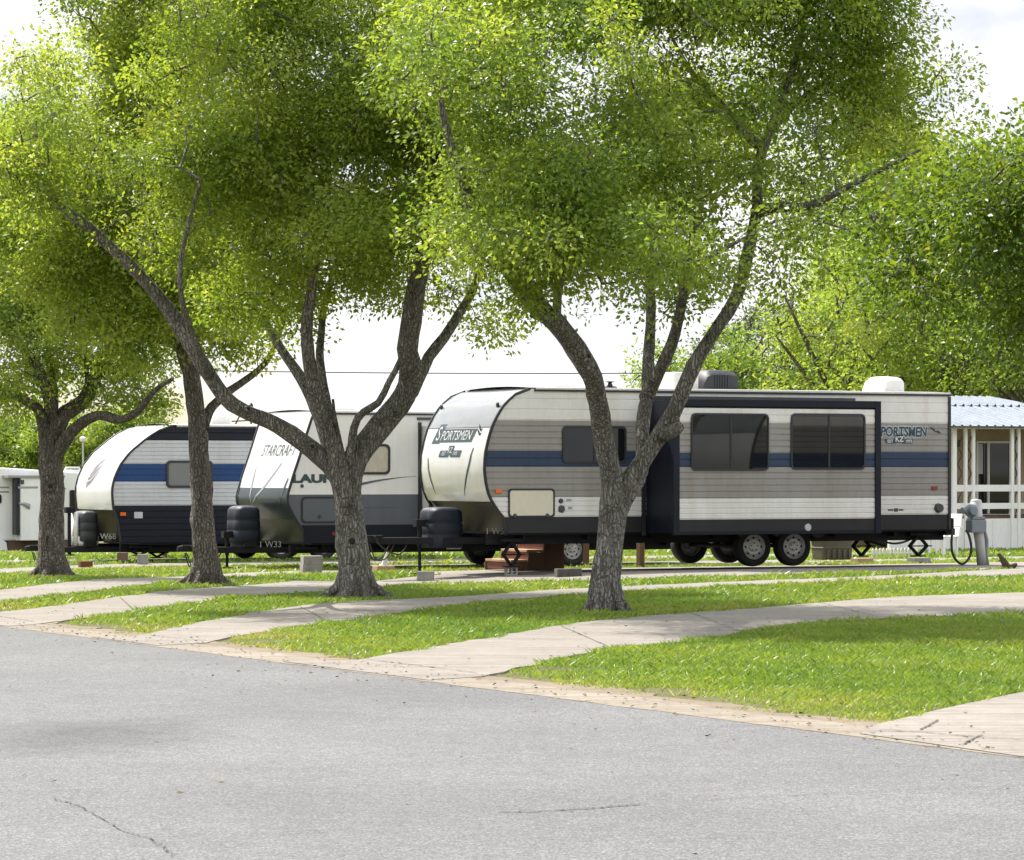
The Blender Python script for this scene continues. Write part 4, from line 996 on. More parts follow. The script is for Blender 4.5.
# nose lettering: slanted dark block with pale letters, badge, two sweeping lines
yc = T.W/2; zl = T.p(460, 436, 1.2)[1]
def cap_patch(pts, y0, z0, mat, name, lift=.005, sub=8):
    b = MB(); on = T.on_cap(y0, z0, lift); (a0, c0), (a1, c1), (a2, c2), (a3, c3) = pts; rows = []
    for i in range(sub//2+1):
        t = i/(sub//2); row = []
        for j in range(sub+1):
            q = j/sub; row.append(on((a0*(1-q)+a1*q)*(1-t)+(a3*(1-q)+a2*q)*t, (c0*(1-q)+c1*q)*(1-t)+(c3*(1-q)+c2*q)*t))
        rows.append(row)
    b.grid(rows); return b.build(name, mat, T.root)
e_ = cap_patch([(-.80, -.105), (.70, -.105), (.80, .115), (-.62, .115)], yc-.02, zl, 'letter_dark', 'emblem')
b = MB(); 
cap_patch([(-.84, -.125), (-.50, -.125), (-.40, .20), (-.66, .20)], yc-.02, zl, 'letter_dark', 'emblem', .0045)
put_text(T.root, 'S', .33, T.on_cap(yc+.60, zl+.03, .010), 'letter_light', shear=.28, offset=.0)
put_text(T.root, 'PORTSMEN', .225, T.on_cap(yc-.10, zl, .010), 'letter_light', sx=1.0, shear=.28)
cap_patch([(-.42, -.06), (-.04, -.06), (-.02, .05), (-.38, .05)], yc-.02, zl-.29, 'letter_dark', 'emblem')
cap_patch([(.04, -.06), (.40, -.06), (.44, .05), (.06, .05)], yc-.02, zl-.29, 'letter_dark', 'emblem')
cap_patch([(-.12, -.03), (.10, -.03), (.14, .13), (-.06, .13)], yc-.02, zl-.29, 'letter_dark', 'emblem', .0065)
put_text(T.root, 'KZ', .13, T.on_cap(yc-.03, zl-.24, .012), 'letter_light', shear=.2)
put_text(T.root, 'EST', .09, T.on_cap(yc+.20, zl-.295, .010), 'letter_light', shear=.2)
put_text(T.root, '1972', .085, T.on_cap(yc-.23, zl-.295, .010), 'letter_light', shear=.2)
for pts in ([(-.86, -.36), (-.80, -.6), (-.66, -.98)], [(.84, -.20), (.72, -.55), (.44, -1.0)]):
    cap_ribbon(T, T.on_cap(yc, zl, .005), pts, .026, 'letter_dark')
b = MB()
for a in (.06, -.12): b.tube([T.on_cap(yc-.88, zl+.11+a*.4, .006)(x_, z_) for x_, z_ in ((-.06, .05), (0, .0), (.05, -.05), (.09, -.02))], [.006, .018, .014, .004], 6)
b.build('emblem', 'letter_dark', T.root)
for y in (T.W*.06, T.W*.94):
    b = MB(); b.lathe([(.001, -.03), (.04, -.02), (.05, 0)], (T.capx(y, 2.70)-.01, y, 2.70), 'x', 12); b.build('clearance_light', 'trim', T.root)
# near side fittings
xa, za = T.p(562, 463); xb, zb_ = T.p(626, 426.5); T.window(xa, xb, za, zb_, mullion=(xa+xb)/2)
xa, za = T.p(508, 517.5); xb, zb_ = T.p(554.5, 488.5); T.door(xa, xb, za, zb_, 'ivory', latch=[(xa+.12, za+.03), (xb-.14, za+.03)], inset=.03)
def side_box(t, px0, py0, px1, py1, mat, name, d=.02, dv=0.0, bevel=.004):
    x0, z1 = t.p(px0, py0, dv); x1, z0 = t.p(px1, py1, dv); b = MB(); b.box(x0, x1, dv-d, dv+.002, z0, z1); return b.build(name, mat, t.root, bevel=bevel)
side_box(T, 495, 489.3, 501.5, 493, 'orange', 'marker_light', .03)
b = MB()
for px, py, r in ((560.8, 501, .042), (561.5, 509, .062)):
    x, z = T.p(px, py); b.lathe([(.001, -.03), (r*.8, -.03), (r, -.012), (r, .0)], (x, 0, z), 'y', 18)
b.build('utility_port', 'plate', T.root)
for (px, py, w) in ((569, 500, .09), (570, 508, .07)):
    x, z = T.p(px, py); b = MB(); b.box(x-w/2, x+w/2, -.006, .001, z-.018, z+.018); b.build('label_plate', 'grey_stripe', T.root)
# rear quarter lettering
def word(t, body, px, py, size, mat, y, sx=1.0, **kw):
    x, z = t.p(px, py); return put_text(t.root, body, size, on_side(x, z, y), mat, sx, **kw)
word(T, 'SPORTSMEN', 901.5, 432.2, .235, 'letter_light', -.004, .80, shear=.08, offset=.02)
word(T, 'SPORTSMEN', 901.5, 432.2, .235, 'letter_blue', -.009, .80, shear=.08, offset=.008)
b = MB(); x, z = T.p(934, 430); b.tube([(x-.08, -.005, z+.05), (x-.02, -.005, z+.02), (x+.02, -.005, z-.02), (x+.09, -.005, z-.03), (x+.14, -.005, z-.06)], [.004, .018, .01, .02, .004], 6); b.build('emblem', 'letter_dark', T.root)
x, z = T.p(899, 441); b = MB()
for a0, a1, dz in ((-.27, -.07, 0), (.07, .27, 0)): b.prism([(x+a0, z-.045), (x+a1, z-.045), (x+a1+.02, z+.035), (x+a0-.02, z+.035)], -.006, .0)
b.prism([(x-.11, z-.03), (x+.11, z-.03), (x+.08, z+.11), (x-.08, z+.11)], -.009, 0); b.build('emblem', 'letter_dark', T.root)
word(T, 'KZ', 899, 439.4, .13, 'letter_light', -.012, offset=.003); word(T, 'EST', 890, 441.4, .075, 'letter_light', -.009, offset=.002); word(T, '1972', 908.5, 441.4, .07, 'letter_light', -.009, offset=.002)
side_box(T, 931.5, 486.3, 937, 489.7, 'red_lens', 'marker_light', .03)
b = MB(); x, z = T.p(944, 508); b.lathe([(.001, -.07), (.07, -.07), (.085, 0)], (x-.12, 0, z), 'y', 16); b.build('sewer_cap', 'plate', T.root)
b = MB(); x, z = T.p(896, 510); b.box(x-.16, x-.06, -.005, 0, z-.012, z+.012); b.box(x-.04, x+.04, -.005, 0, z-.03, z+.03); b.box(x+.06, x+.15, -.005, 0, z-.012, z+.012); b.build('label_plate', 'plate', T.root)
b = MB(); b.box(T.L+.0, T.L+.2, .1, T.W-.1, .50, .62); b.box(T.L-.01, T.L+.12, .02, T.W-.02, .62, .80); b.build('bumper', 'chassis', T.root, bevel=.01)
# awning-style rail over the slide
x0, z0 = T.p(672, 397.5); x1, _ = T.p(854, 398); b = MB(); b.box(x0, x1, -.05, 0, z0-.02, z0+.02); b.build('awning_rail', 'plate', T.root)
# slide-out room
DS = .95
u1, zt_ = T.p(673, 399.5, -DS); u2, _ = T.p(880.5, 400, -DS); zs0 = .565; zs1 = T.p(775, 400, -DS)[1]
sl = MB()
sl.box(u1+.02, u2-.02, -DS+.03, .05, zs0+.03, zs1-.02, 4)
def slide_band(z0, z1, mi, pitch):
    n = max(1, int(round((z1-z0)/pitch))); rows = []
    for i in range(n):
        a, c = z0+(z1-z0)*i/n, z0+(z1-z0)*(i+1)/n
        for zz_, d in ((a, .010), (a+.012, .010), (a+.02, 0), (c-.006, 0)): rows.append([(u1+.1, -DS+d, zz_), (u2-.1, -DS+d, zz_)])
    rows.append([(u1+.1, -DS+.01, z1), (u2-.1, -DS+.01, z1)]); sl.grid(rows, mi)
for z0, z1, mi, pt in ((.60, .82, 3, .22), (.82, 1.165, 0, .086), (1.165, 1.685, 1, .104), (1.685, 1.92, 2, .117), (1.92, 2.42, 1, .1), (2.42, 2.66, 0, .12)): slide_band(z0, z1, mi, pt)
so_ = sl.build('slide_out', ['white', 'taupe', 'blue', 'black', 'navy'], T.root)
def sub(mb, name, mat, parent, **kw): return mb.build(name, mat, parent, **kw)
fr = MB()
fr.box(u1, u1+.115, -DS-.025, -DS+.06, zs0, zs1); fr.box(u2-.115, u2, -DS-.025, -DS+.06, zs0, zs1); fr.box(u1+.117, u2-.117, -DS-.025, -DS+.06, zs1-.115, zs1)
fr.box(u1+.117, u2-.117, -DS-.012, -DS+.06, zs0, zs0+.05)
sub(fr, 'slide_frame', 'navy', so_, bevel=.006)
fr = MB(); fr.box(u1-.07, u1+.0, -.03, .01, zs0-.02, zs1+.05); fr.box(u2, u2+.07, -.03, .01, zs0-.02, zs1+.05); fr.box(u1-.07, u2+.07, -.035, .01, zs1-.0, zs1+.07)
sub(fr, 'slide_flange', 'trim', so_)
pm = MB()
x, z = T.p(808, 527.5, -DS); pm.lathe([(.001, -.02), (.055, -.018), (.065, 0)], (x, -DS, z), 'y', 20); po = sub(pm, 'badge', 'label_grey', so_)
T2root, T.root = T.root, so_
for (a, c, d, e) in ((690.7, 413.6, 768.6, 470.8), (790.5, 413.9, 865, 469.6)):
    xa, za = T.p(a, e, -DS); xb, zb_ = T.p(d, c, -DS); T.window(xa, xb, za, zb_, y=-DS, mullion=xa+(xb-xa)*.51, r=.09, fr=.03)
T.root = T2root
# things seen through the right slide window: hanging lamp, blind slats
xa, za = T.p(833, 462, -DS); xb, zb_ = T.p(862, 440, -DS)
# wheels, jacks, hitch
xw = [T.p(757, 548)[0]-.02, T.p(797, 548)[0]-.02]
T.axle(xw, .335, .215, .605, .14)
fd = MB(); x0 = xw[0]-.42; x1 = xw[1]+.62
fd.prism([(x0, .60), (x0+.1, .50), (xw[0]-.15, .62), (xw[0]+.2, .62), ((xw[0]+xw[1])/2, .50), (xw[1]-.18, .62), (xw[1]+.2, .62), (xw[1]+.38, .47), (x1-.1, .50), (x1, .60), (x1, .70), (x0, .70)], -.03, .01)
fd.build('fender', 'trim', T.root)
xj, _ = T.p(512, 550, .2); T.scissor(xj, .2, .46, .03-.13+.14, .30)
xj, _ = T.p(919, 545, .2); T.scissor(xj, .2, .50, .13, .36)
xj, _ = T.p(862, 545, .55); T.scissor(xj, .55, .50, .13, .34)
tx0, tz1 = T.p(424.5, 507, 1.22); tx1, tz0 = T.p(457.5, 547.5, 1.22)
T.hitch(.605, -1.40, (tx0, tx1, tz0, tz1, .68), jack_x=T.p(424, 550, 1.22)[0]-.08, jack_top=.72, jack_bot=-.08)
x, z = T.p(499, 531.5, .2); put_text(T.root, '1 W50', .15, on_side(x, z, .28), 'grey_stripe')
b = MB(); x, z = T.p(452, 543, 1.0); b.box(x-.1, x+.16, .98, 1.0, z-.1, z+.08); b.build('licence_plate', 'label_grey', T.root)
# roof equipment
def roof_ac(t, px0, px1, ztop_off, mat, y, name='air_conditioner', dome=False):
    x0, _ = t.p(px0, 390, y); x1, _ = t.p(px1, 390, y); z0 = t.ztop+.03; h = ztop_off; b = MB(); rows = []
    prof = [(0, .02), (.05, .45), (.14, .85), (.28, 1.0), (.55, 1.0), (.80, .98), (.95, .92), (.99, .75), (1.0, .02)]
    for tt, hh in prof:
        row = []
        for j in range(9):
            q = j/8; yy = y-.36+.72*q; e = 1-abs(2*q-1)**6*.25; row.append((x0+(x1-x0)*tt, yy, z0+h*hh*(e if hh > .1 else 1)))
        rows.append(row)
    b.grid([r[::-1] for r in rows])
    for ri in (0, 8):
        b.face([(r[ri][0], r[ri][1], r[ri][2]) for r in rows]+[(x1, rows[0][ri][1], z0), (x0, rows[0][ri][1], z0)])
    if mat == 'ac_black':
        for k in range(6): b.box(x0+(x1-x0)*(.34+.07*k), x0+(x1-x0)*(.34+.07*k)+.02, y-.372, y-.358, z0+.06, z0+h*.72)
    return b.build(name, mat, t.root, auto=40)
roof_ac(T, 692, 728, .36, 'ac_black', 1.2)
b = MB(); x, _ = T.p(671, 380, 1.2); b.box(x-.12, x+.36, .85, 1.55, Z+.03, Z+.34); b.build('roof_box', 'roof_white', T.root, bevel=.05)
roof_ac(T, 873, 893, .28, 'roof_white', .9, 'roof_vent')
b = MB(); x, _ = T.p(610, 385, .6); b.lathe([(.12, 0), (.12, .03), (.05, .05), (.03, .10), (.1, .12), (.001, .13)], (x, .6, Z+.03), 'z', 14); b.build('antenna', 'trim', T.root)
b = MB(); x, _ = T.p(560, 385, 1.4); b.box(x-.2, x+.2, 1.2, 1.6, Z+.03, Z+.09); b.build('roof_hatch', 'roof_white', T.root, bevel=.02)
# rear drain hose hanging under the floor
b = MB(); b.tube(catmull([(T.p(866, 534)[0], .5, .58), (T.p(880, 540)[0], .42, .46), (T.p(897, 547)[0], .35, .36)], .05), .065, 12)
b.tube(catmull([(T.p(897, 547)[0], .35, .38), (T.p(905, 546)[0], .3, .36), (T.p(916, 545)[0], .3, .40), (T.p(930, 541)[0], .4, .5)], .05), .018, 8); b.build('drain_pipe', 'wire', T.root)

# ---------------------------------------------------------------- middle trailer (white over grey, slanted nose)
S = Trailer('travel_trailer', 23.8, 57.0, -.18, 9.0, 2.44,
            [(303, 546), (302, 529), (296.5, 521), (291, 511), (287.6, 503), (287, 496.5), (293, 476), (300, 455), (307, 432.5), (312, 417), (316, 411.7)],
            'middle travel trailer, white over grey with a slanted glossy nose, behind the broken-stub tree', 'trailer', GRP, ztop=2.88)
zg = S.p(330, 494.5)[1]; zk = S.p(330, 525)[1]; zbm = S.p(330, 543)[1]
S.shell([(zbm, zk, 2, 0, 0), (zk, zg, 1, 0, 0), (zg, S.ztop, 0, 0, 0)], ['cap_white', 'grey_lower', 'navy'], zcap=zk+.16, bot=zbm, front_x=.55, front_low='guard_grey')
zs_ = S.p(289, 488)[1]
S.cap(['cap_white', 'teal_cap'], zk+.10, .06, split=zs_)
x, z = S.p(326, 479); word(S, 'LAUNCH', 325.5, 479, .20, 'letter_dark', -.006, 1.62, offset=.012)
ycs = S.W/2; onS = S.on_cap(ycs-.25, S.p(276, 451, 1.2)[1], .008)
put_text(S.root, 'STARCRAFT', .30, onS, 'letter_dark', .95, shear=.25, offset=-.002)
for pts, mt in (([(-.55, -.30), (-.50, -.55), (-.38, -1.0)], 'grey_stripe'), ([(.62, -.22), (.2, -.62), (-.38, -1.0)], 'grey_stripe'), ([(-1.2, -.55), (-1.16, -.9), (-1.1, -1.1)], 'letter_dark'), ([(1.08, -.5), (.98, -.85), (.78, -1.12)], 'letter_dark')):
    cap_ribbon(S, S.on_cap(ycs, S.p(276, 451, 1.2)[1], .005), pts, .035, mt)
xa, za = S.p(346, 474.5); xb, zb_ = S.p(390, 444); S.window(xa, xb, za, zb_, r=.1, glass='curtain', fr=.045)
xa, za = S.p(301, 523.3); xb, zb_ = S.p(338, 496.6); S.door(xa, xb, za, zb_, 'grey_lower', r=.08, latch=[(S.p(319.5, 516.5)[0], S.p(319.5, 516.5)[1])], inset=.035)
for pts, rr_ in (([(352, 486), (375, 481), (400, 477.5), (416, 476.2)], .03), ([(345, 506.5), (375, 507.5), (400, 507)], .012)):
    P = [S.p(*q) for q in pts]; b = MB(); C_ = catmull([(x_, -.002, z_) for x_, z_ in P], .15); b.tube(C_, [max(.004, rr_*(1-i/(len(C_)-1))) for i in range(len(C_))], 6); b.build('accent_line', 'grey_lower', S.root)
b = MB(); x, z = S.p(302, 486); b.lathe([(.001, -.02), (.03, -.02), (.035, 0)], (x, 0, z), 'y', 12); b.build('utility_port', 'plate', S.root)
side_box(S, 332, 532, 334.5, 535.5, 'red_lens', 'marker_light', .02)
x0, z0 = S.p(417, 418.7); b = MB(); b.box(x0, x0+3.2, -.04, 0, z0-.025, z0+.025); b.build('awning_rail', 'plate', S.root)
u1, zt_ = S.p(421, 424.5, 0); sl = MB(); sl.box(u1+.02, u1+3.4, -.40, .05, zbm+.1, zt_-.03); so2 = sl.build('slide_out', 'cap_white', S.root)
fr = MB(); fr.box(u1, u1+.09, -.43, -.34, zbm+.1, zt_); fr.box(u1+.092, u1+3.42, -.43, -.34, zt_-.09, zt_); fr.box(u1-.06, u1+.0, -.03, .01, zbm, zt_+.04); sub(fr, 'slide_frame', 'trim', so2)
xw = [S.p(533, 550)[0], S.p(574, 550)[0]]; S.axle(xw, .33, .195, zbm, .14)
tx0, tz1 = S.p(231, 505.5, 1.22); tx1, tz0 = S.p(256, 542, 1.22)
S.hitch(zbm, -1.35, (tx0, tx1, tz0, tz1, .68), jack_x=S.p(226, 550, 1.22)[0]+.02, jack_top=.6, jack_bot=.02)
xj, _ = S.p(311, 550); S.scissor(xj, .2, zbm-.12, .38, .25)
x, z = S.p(275, 544.5, .3); put_text(S.root, '1 W33', .16, on_side(x-.1, z, .285), 'grey_stripe')
roof_ac(S, 500, 545, .3, 'roof_white', 1.2)
b = MB(); x, _ = S.p(330, 400, 1.2); b.box(x, x+.4, .9, 1.5, S.ztop+.03, S.ztop+.10); b.build('roof_hatch', 'roof_white', S.root, bevel=.02)

# ---------------------------------------------------------------- farther trailer (navy and silver, rounded white nose)
K = Trailer('travel_trailer', 23.25, 64.5, -.2, 7.2, 2.18,
            [(121, 546), (118, 524), (114.5, 513), (113, 507), (112, 495), (112.2, 487), (114.5, 477.5), (120, 465), (130, 452), (145, 439.5), (155, 432.5), (165, 427.5), (172, 425.8)],
            'small navy and silver trailer with a rounded white nose and bright blue stripe', 'trailer', GRP)
ZK = K.ztop
zA = K.p(150, 505.5)[1]; zB = K.p(170, 481.5)[1]; zC = K.p(170, 463.8)[1]; zD = K.p(170, 440.3)[1]; zbk = K.p(170, 543)[1]
K.shell([(zbk, zA, 2, .12, .008), (zA, zB, 0, .075, .012), (zB, zC, 1, .12, .006), (zC, zD, 0, .075, .012), (zD, ZK, 2, .12, .008)], ['silver_siding', 'blue_bright', 'navy'], zcap=K.p(113, 510)[1], bot=zbk, front_x=.55)
K.cap(['cap_white', 'cap_white'], K.p(113, 510)[1], .05)
xa, za = K.p(166, 488); xb, zb_ = K.p(212.5, 460.5); K.window(xa, xb, za, zb_, r=.09, glass='glass_grey', fr=.05)
side_box(K, 120, 512.3, 125.5, 515.8, 'orange', 'marker_light', .03); side_box(K, 134, 512, 142.5, 518.3, 'label_grey', 'vent_cover', .02)
# feathery grey emblem on the nose
on = K.on_cap(K.W*.52, K.p(97, 470, 1.2)[1], .006)
for i, (a0, c0, a1, c1, a2, c2, r_) in enumerate(((-.55, -.42, -.1, -.36, .42, .02, .03), (-.50, -.30, -.15, -.18, .46, .22, .04), (-.42, -.16, -.1, .05, .40, .42, .035), (-.30, .02, -.02, .24, .26, .52, .025), (-.50, -.55, -.35, -.46, -.1, -.42, .03))):
    cap_ribbon(K, on, [(a0*.62, c0*.62), (a1*.62, c1*.62), (a2*.62, c2*.62)], r_*1.1, 'emblem_grey', 'emblem')
xw = [K.p(282, 550)[0], K.p(325, 550)[0]]; K.axle(xw, .31, .185, zbk, .14)
tx0, tz1 = K.p(75, 510.5, 1.17); tx1, tz0 = K.p(93, 541, 1.17)
K.hitch(zbk, -1.25, (tx0, tx1, tz0, tz1, .70), tankmat='ac_black', jack_x=K.p(68, 550, 1.17)[0], jack_top=1.0, jack_bot=.12)
b = MB(); b.lathe([(.001, 0), (.24, .01), (.27, .08), (.27, .2)], ((tx0+tx1)/2, K.W/2, tz0-.10), 'z', 20); b.box(tx0-.07, tx0-.01, K.W/2-.16, K.W/2+.16, tz0-.08, tz1-.04)
b.build('propane_tank', 'roof_white', K.root, smooth=True)
x, z = K.p(111, 536.5, .3); put_text(K.root, 'W68 1', .17, on_side(x, z, .285), 'label_grey')
xj, _ = K.p(143, 550); K.scissor(xj, .2, zbk-.1, .12, .3); xj, _ = K.p(168, 550); K.scissor(xj, .6, zbk-.1, .06, .3)
roof_ac(K, 204, 224, .26, 'roof_white', 1.2)
b = MB()
x, _ = K.p(251, 420, 1.2); b.tube([(x, 1.2, ZK+.02), (x, 1.2, ZK+.45)], .015, 6); b.lathe([(.04, 0), (.05, .05), (.001, .1)], (x, 1.2, ZK+.42), 'z', 8)
b.build('antenna', 'trim', K.root)
b = MB(); x, _ = K.p(238, 424, 1.2); b.tube([(x-.1, 1.1, ZK+.05), (x, 1.1, ZK+.24), (x+.22, 1.1, ZK+.22), (x+.26, 1.1, ZK+.05)], .018, 6); b.tube([(x-.1, 1.3, ZK+.12), (x+.26, 1.3, ZK+.14)], .015, 6); b.build('roof_rack', 'trim', K.root)

# ---------------------------------------------------------------- white fifth wheel far behind on the left
V5 = 93.8; Q = Trailer('fifth_wheel', 24.6, V5, -.70, 9.3, 2.44, [(-120, 541), (-120, 480), (-118, 466)], 'plain white fifth wheel trailer with brown skirting far behind the leftmost trunk', 'trailer', None, ztop=2.40)
b = MB(); L5 = Q.p(85, 500)[0]+.4; z0 = Q.p(40, 540.5)[1]
b.prism([(0, z0), (L5, z0), (L5, Q.p(85, 473.5)[1]), (L5-3.2, Q.p(0, 467)[1]), (1.2, Q.p(0, 466)[1]), (0, Q.p(0, 472)[1])], 0, 2.44); b.build('body', 'house_white', Q.root, bevel=.05)
b = MB(); b.box(Q.p(8, 545)[0], L5-.1, .06, 2.38, -.01, z0-.002); b.build('skirting', 'brickskirt', Q.root)
x0, z1 = Q.p(11, 476.5, -.5); x1, zz0 = Q.p(61, 540, -.5); b = MB(); b.box(x0+.3, x1, -.5, .02, zz0, z1-.04); so5 = b.build('slide_out', 'house_white', Q.root)
b = MB(); b.box(x0+.17, x0+.295, -.40, -.1, zz0+.15, z1-.05); sub(b, 'slide_frame', 'trim', so5)
b = MB(); b.box(x0-.1, x1+.1, -.56, .02, z1-.035, z1+.03); sub(b, 'slide_awning', 'grey_stripe', so5)
b = MB(); xa, za = Q.p(18, 488.5, -.5); xb, _ = Q.p(38, 488, -.5); b.box(xa, xb, -.506, -.5, za, za+.06); sub(b, 'stripe', 'grey_stripe', so5)
b = MB(); P = [Q.p(x_, y_, -.5) for x_, y_ in ((19, 503.5), (24, 504), (28, 506), (29.5, 509))]; b.tube([(x_, -.502, z_) for x_, z_ in P], [.02, .06, .09, .02], 6); sub(b, 'stripe', 'grey_stripe', so5)
b = MB(); x_, z_ = Q.p(22, 482, -.5); b.box(x_-.05, x_+.05, -.53, -.5, z_-.06, z_+.06); sub(b, 'porch_light', 'plate', so5)
for y_ in (487.5, 492):
    b = MB(); xa, za = Q.p(-40, y_); xb, _ = Q.p(9, y_); b.box(xa, xb, -.006, 0, za-.025, za+.025); b.build('stripe', 'grey_stripe', Q.root)
b = MB()
xa, za = Q.p(61, 488.7); xb, _ = Q.p(66, 489); b.box(xa, xb, -.006, 0, za-.02, za+.02); b.build('stripe', 'grey_stripe', Q.root)
xa, za = Q.p(69.5, 513.5); xb, zb_ = Q.p(76.3, 490); Q.window(xa, xb, za, zb_, r=.05)
xa, za = Q.p(-30, 504); xb, zb_ = Q.p(1.5, 494); Q.window(xa, xb, za, zb_, r=.08)
b = MB(); xa, _ = Q.p(64, 470, 1.2); xb, _ = Q.p(81, 470, 1.2); zr = Q.p(72, 473, 1.2)[1]
b.tube([(xa, 1.2, zr), (xa+.06, 1.2, zr+.16), (xb-.06, 1.2, zr+.16), (xb, 1.2, zr)], .035, 6); b.box(xa+.1, xb-.1, .9, 1.5, zr-.02, zr+.1); b.build('air_conditioner', 'roof_white', Q.root)
b = MB(); xa, za = Q.p(-6, 549); b.prism([(xa-.5, 0), (xa+.4, 0), (xa+.36, .3), (xa+.1, .5), (xa-.5, .55)], -.04, .06); b.build('wheel_cover', 'house_white', Q.root)

# ---------------------------------------------------------------- neighbour added out of view for the window reflections: a copy of the nearest trailer
def copy_tree(o, parent=None):
    c = o.copy(); C.objects.link(c)
    if parent: c.parent = parent
    for ch in list(o.children):
        if ch.name.split('.')[0] not in ('lettering', 'emblem', 'accent_line'): copy_tree(ch, c)      # the added neighbour has a plain nose
    return c
nb = copy_tree(T.root); nb.location = uvw(31.7, 41.2, 0)
nb['label'] = 'unseen plain-nosed taupe and white trailer added beyond the right edge for the slide-out windows to mirror'

# ---------------------------------------------------------------- small things under and around the trailers
def at_px(px, py, dz=0.0): return px_ground_xyz(px, py, dz)
def block(px, py, w, d, h, label, mat='block', hollow=False, cat='block', rz=0.0, group='blocks under the trailers', stack=1, name='concrete_block', lift=0.0):
    p = at_px(px, py, lift); o = empty(name, p, TH+rz) if False else None
    b = MB()
    for k in range(stack):
        z0 = k*(h+.002)
        if hollow:
            t = .035
            b.box(-w/2, w/2, -d/2, -d/2+.001, z0, z0) if False else None
            b.box(-w/2, w/2, -d/2, d/2, z0, z0+t); b.box(-w/2, w/2, -d/2, d/2, z0+h-t, z0+h)
            for x in (-w/2, -t/2, w/2-t): b.box(x, x+t, -d/2, d/2, z0+t, z0+h-t)
        else:
            j = .012*(k % 2); b.box(-w/2+j, w/2+j, -d/2, d/2, z0, z0+h)
    ob = b.build(name, mat, None, bevel=.006 if not hollow else 0); ob.location = p; ob.rotation_euler = (0, 0, TH+rz)
    return tag(ob, label, cat, group)
block(425.5, 581, .27, .2, .16, 'single pale concrete block under the tongue jack of the nearest trailer', rz=-.5)
block(511, 575.8, .20, .2, .155, 'hollow concrete block under the front scissor jack of the nearest trailer', hollow=True, rz=-.35)
block(562, 577, .2, .28, .13, 'dark solid block just left of the forked trunk under the trailer', mat='block_dark', rz=-.3)
block(574, 576.5, .2, .28, .13, 'second dark block touching the forked trunk side under the trailer', mat='block_dark', rz=-.3)
block(919, 563.5, .38, .25, .11, 'concrete block under the rear scissor jack of the nearest trailer', rz=.05)
block(862, 564, .36, .25, .11, 'wooden pad under the second rear scissor jack', mat='woodpale', name='wood_block', rz=.05)
block(311, 572.5, .34, .36, .145, 'tall two-block stack under the middle trailer front corner', stack=2, rz=-.25)
block(122.5, 562.5, .2, .3, .2, 'upright reddish grey block under the navy trailer nose', mat='brickskirt', rz=-.4)
block(142.5, 564.5, .2, .24, .2, 'grey upright block right of the reddish one under the navy trailer', rz=-.4)
block(85.5, 567.5, .24, .14, .12, 'loose red brick on the grass before the navy trailer', mat='redwood', cat='brick', name='brick')
block(383.5, 571, .34, .22, .09, 'pale wooden block holding the white cone under the trailer tongue', mat='woodpale', cat='block', name='wood_block')
p = at_px(384, 571, .092); b = MB(); b.lathe([(.085, 0), (.085, .012), (.06, .014), (.055, .03), (.02, .2), (.008, .25), (.001, .252)], (0, 0, 0), 'z', 18); o = b.build('marker_cone', 'roof_white', None, smooth=True); o.location = p; o.rotation_euler = (0.10, .22, 0)
tag(o, 'small white cone leaning on a wooden block below the trailer hitch', 'cone')
# timber props
def post(px, py, h, w, label, v=None, mat='wood'):
    p = at_px(px, py); b = MB(); b.box(-w/2, w/2, -w/2, w/2, 0, h); o = b.build('timber_prop', mat, None, bevel=.006); o.location = p; o.rotation_euler = (0, 0, TH+.1); return tag(o, label, 'post', 'timber props under the trailers')
post(640.5, 567.5, .56, .11, 'brown timber prop standing under the front edge of the slide-out')
post(586, 567.3, .5, .09, 'brown timber prop just left of the forked trunk under the trailer')
pp = uvw(*w2uv(*((lambda Y: ((164-CX)/F*Y, Y))(71.5))), -.2); 
b = MB(); b.box(-.05, .05, -.05, .05, 0, .55); b.box(-.3, .55, -.06, .06, .552, .60); o = b.build('timber_prop', 'woodpale', None); o.location = pp; o.rotation_euler = (0, 0, TH); tag(o, 'pale orange timber prop under the middle of the navy trailer', 'post', 'timber props under the trailers')
# wooden entry steps on the far side of the nearest trailer
def steps(loc, label, n=3, w=1.0, mat='redwood'):
    r = empty('entry_steps', loc, TH); tag(r, label, 'steps')
    for k in range(n):
        b = MB(); x0 = -.9+.30*k; b.box(x0, x0+.33, 0, w, .17*(k+1)-.02, .17*(k+1)+.02); b.build('tread', 'woodpale', r, bevel=.005)
        b = MB(); b.box(x0+.02, x0+.05, .02, w-.02, .17*k+.02, .17*(k+1)-.022); b.build('riser', mat, r)
    for y in (-.035, w+.002):
        b = MB(); b.prism([(-.9, 0), (.1, 0), (.1, .17*n-.03), (-.28, .17*n-.03), (-.30, .17*2-.03), (-.58, .17*2-.03), (-.60, .14), (-.9, .14)], y, y+.03)
        b.build('side_board', 'wood', r)
    return r
u_, v_ = px_ground(566, 570.5); steps(uvw(u_, v_+.3, float(gg(u_, v_+.3))), 'red-brown wooden entry steps seen under the nearest trailer')
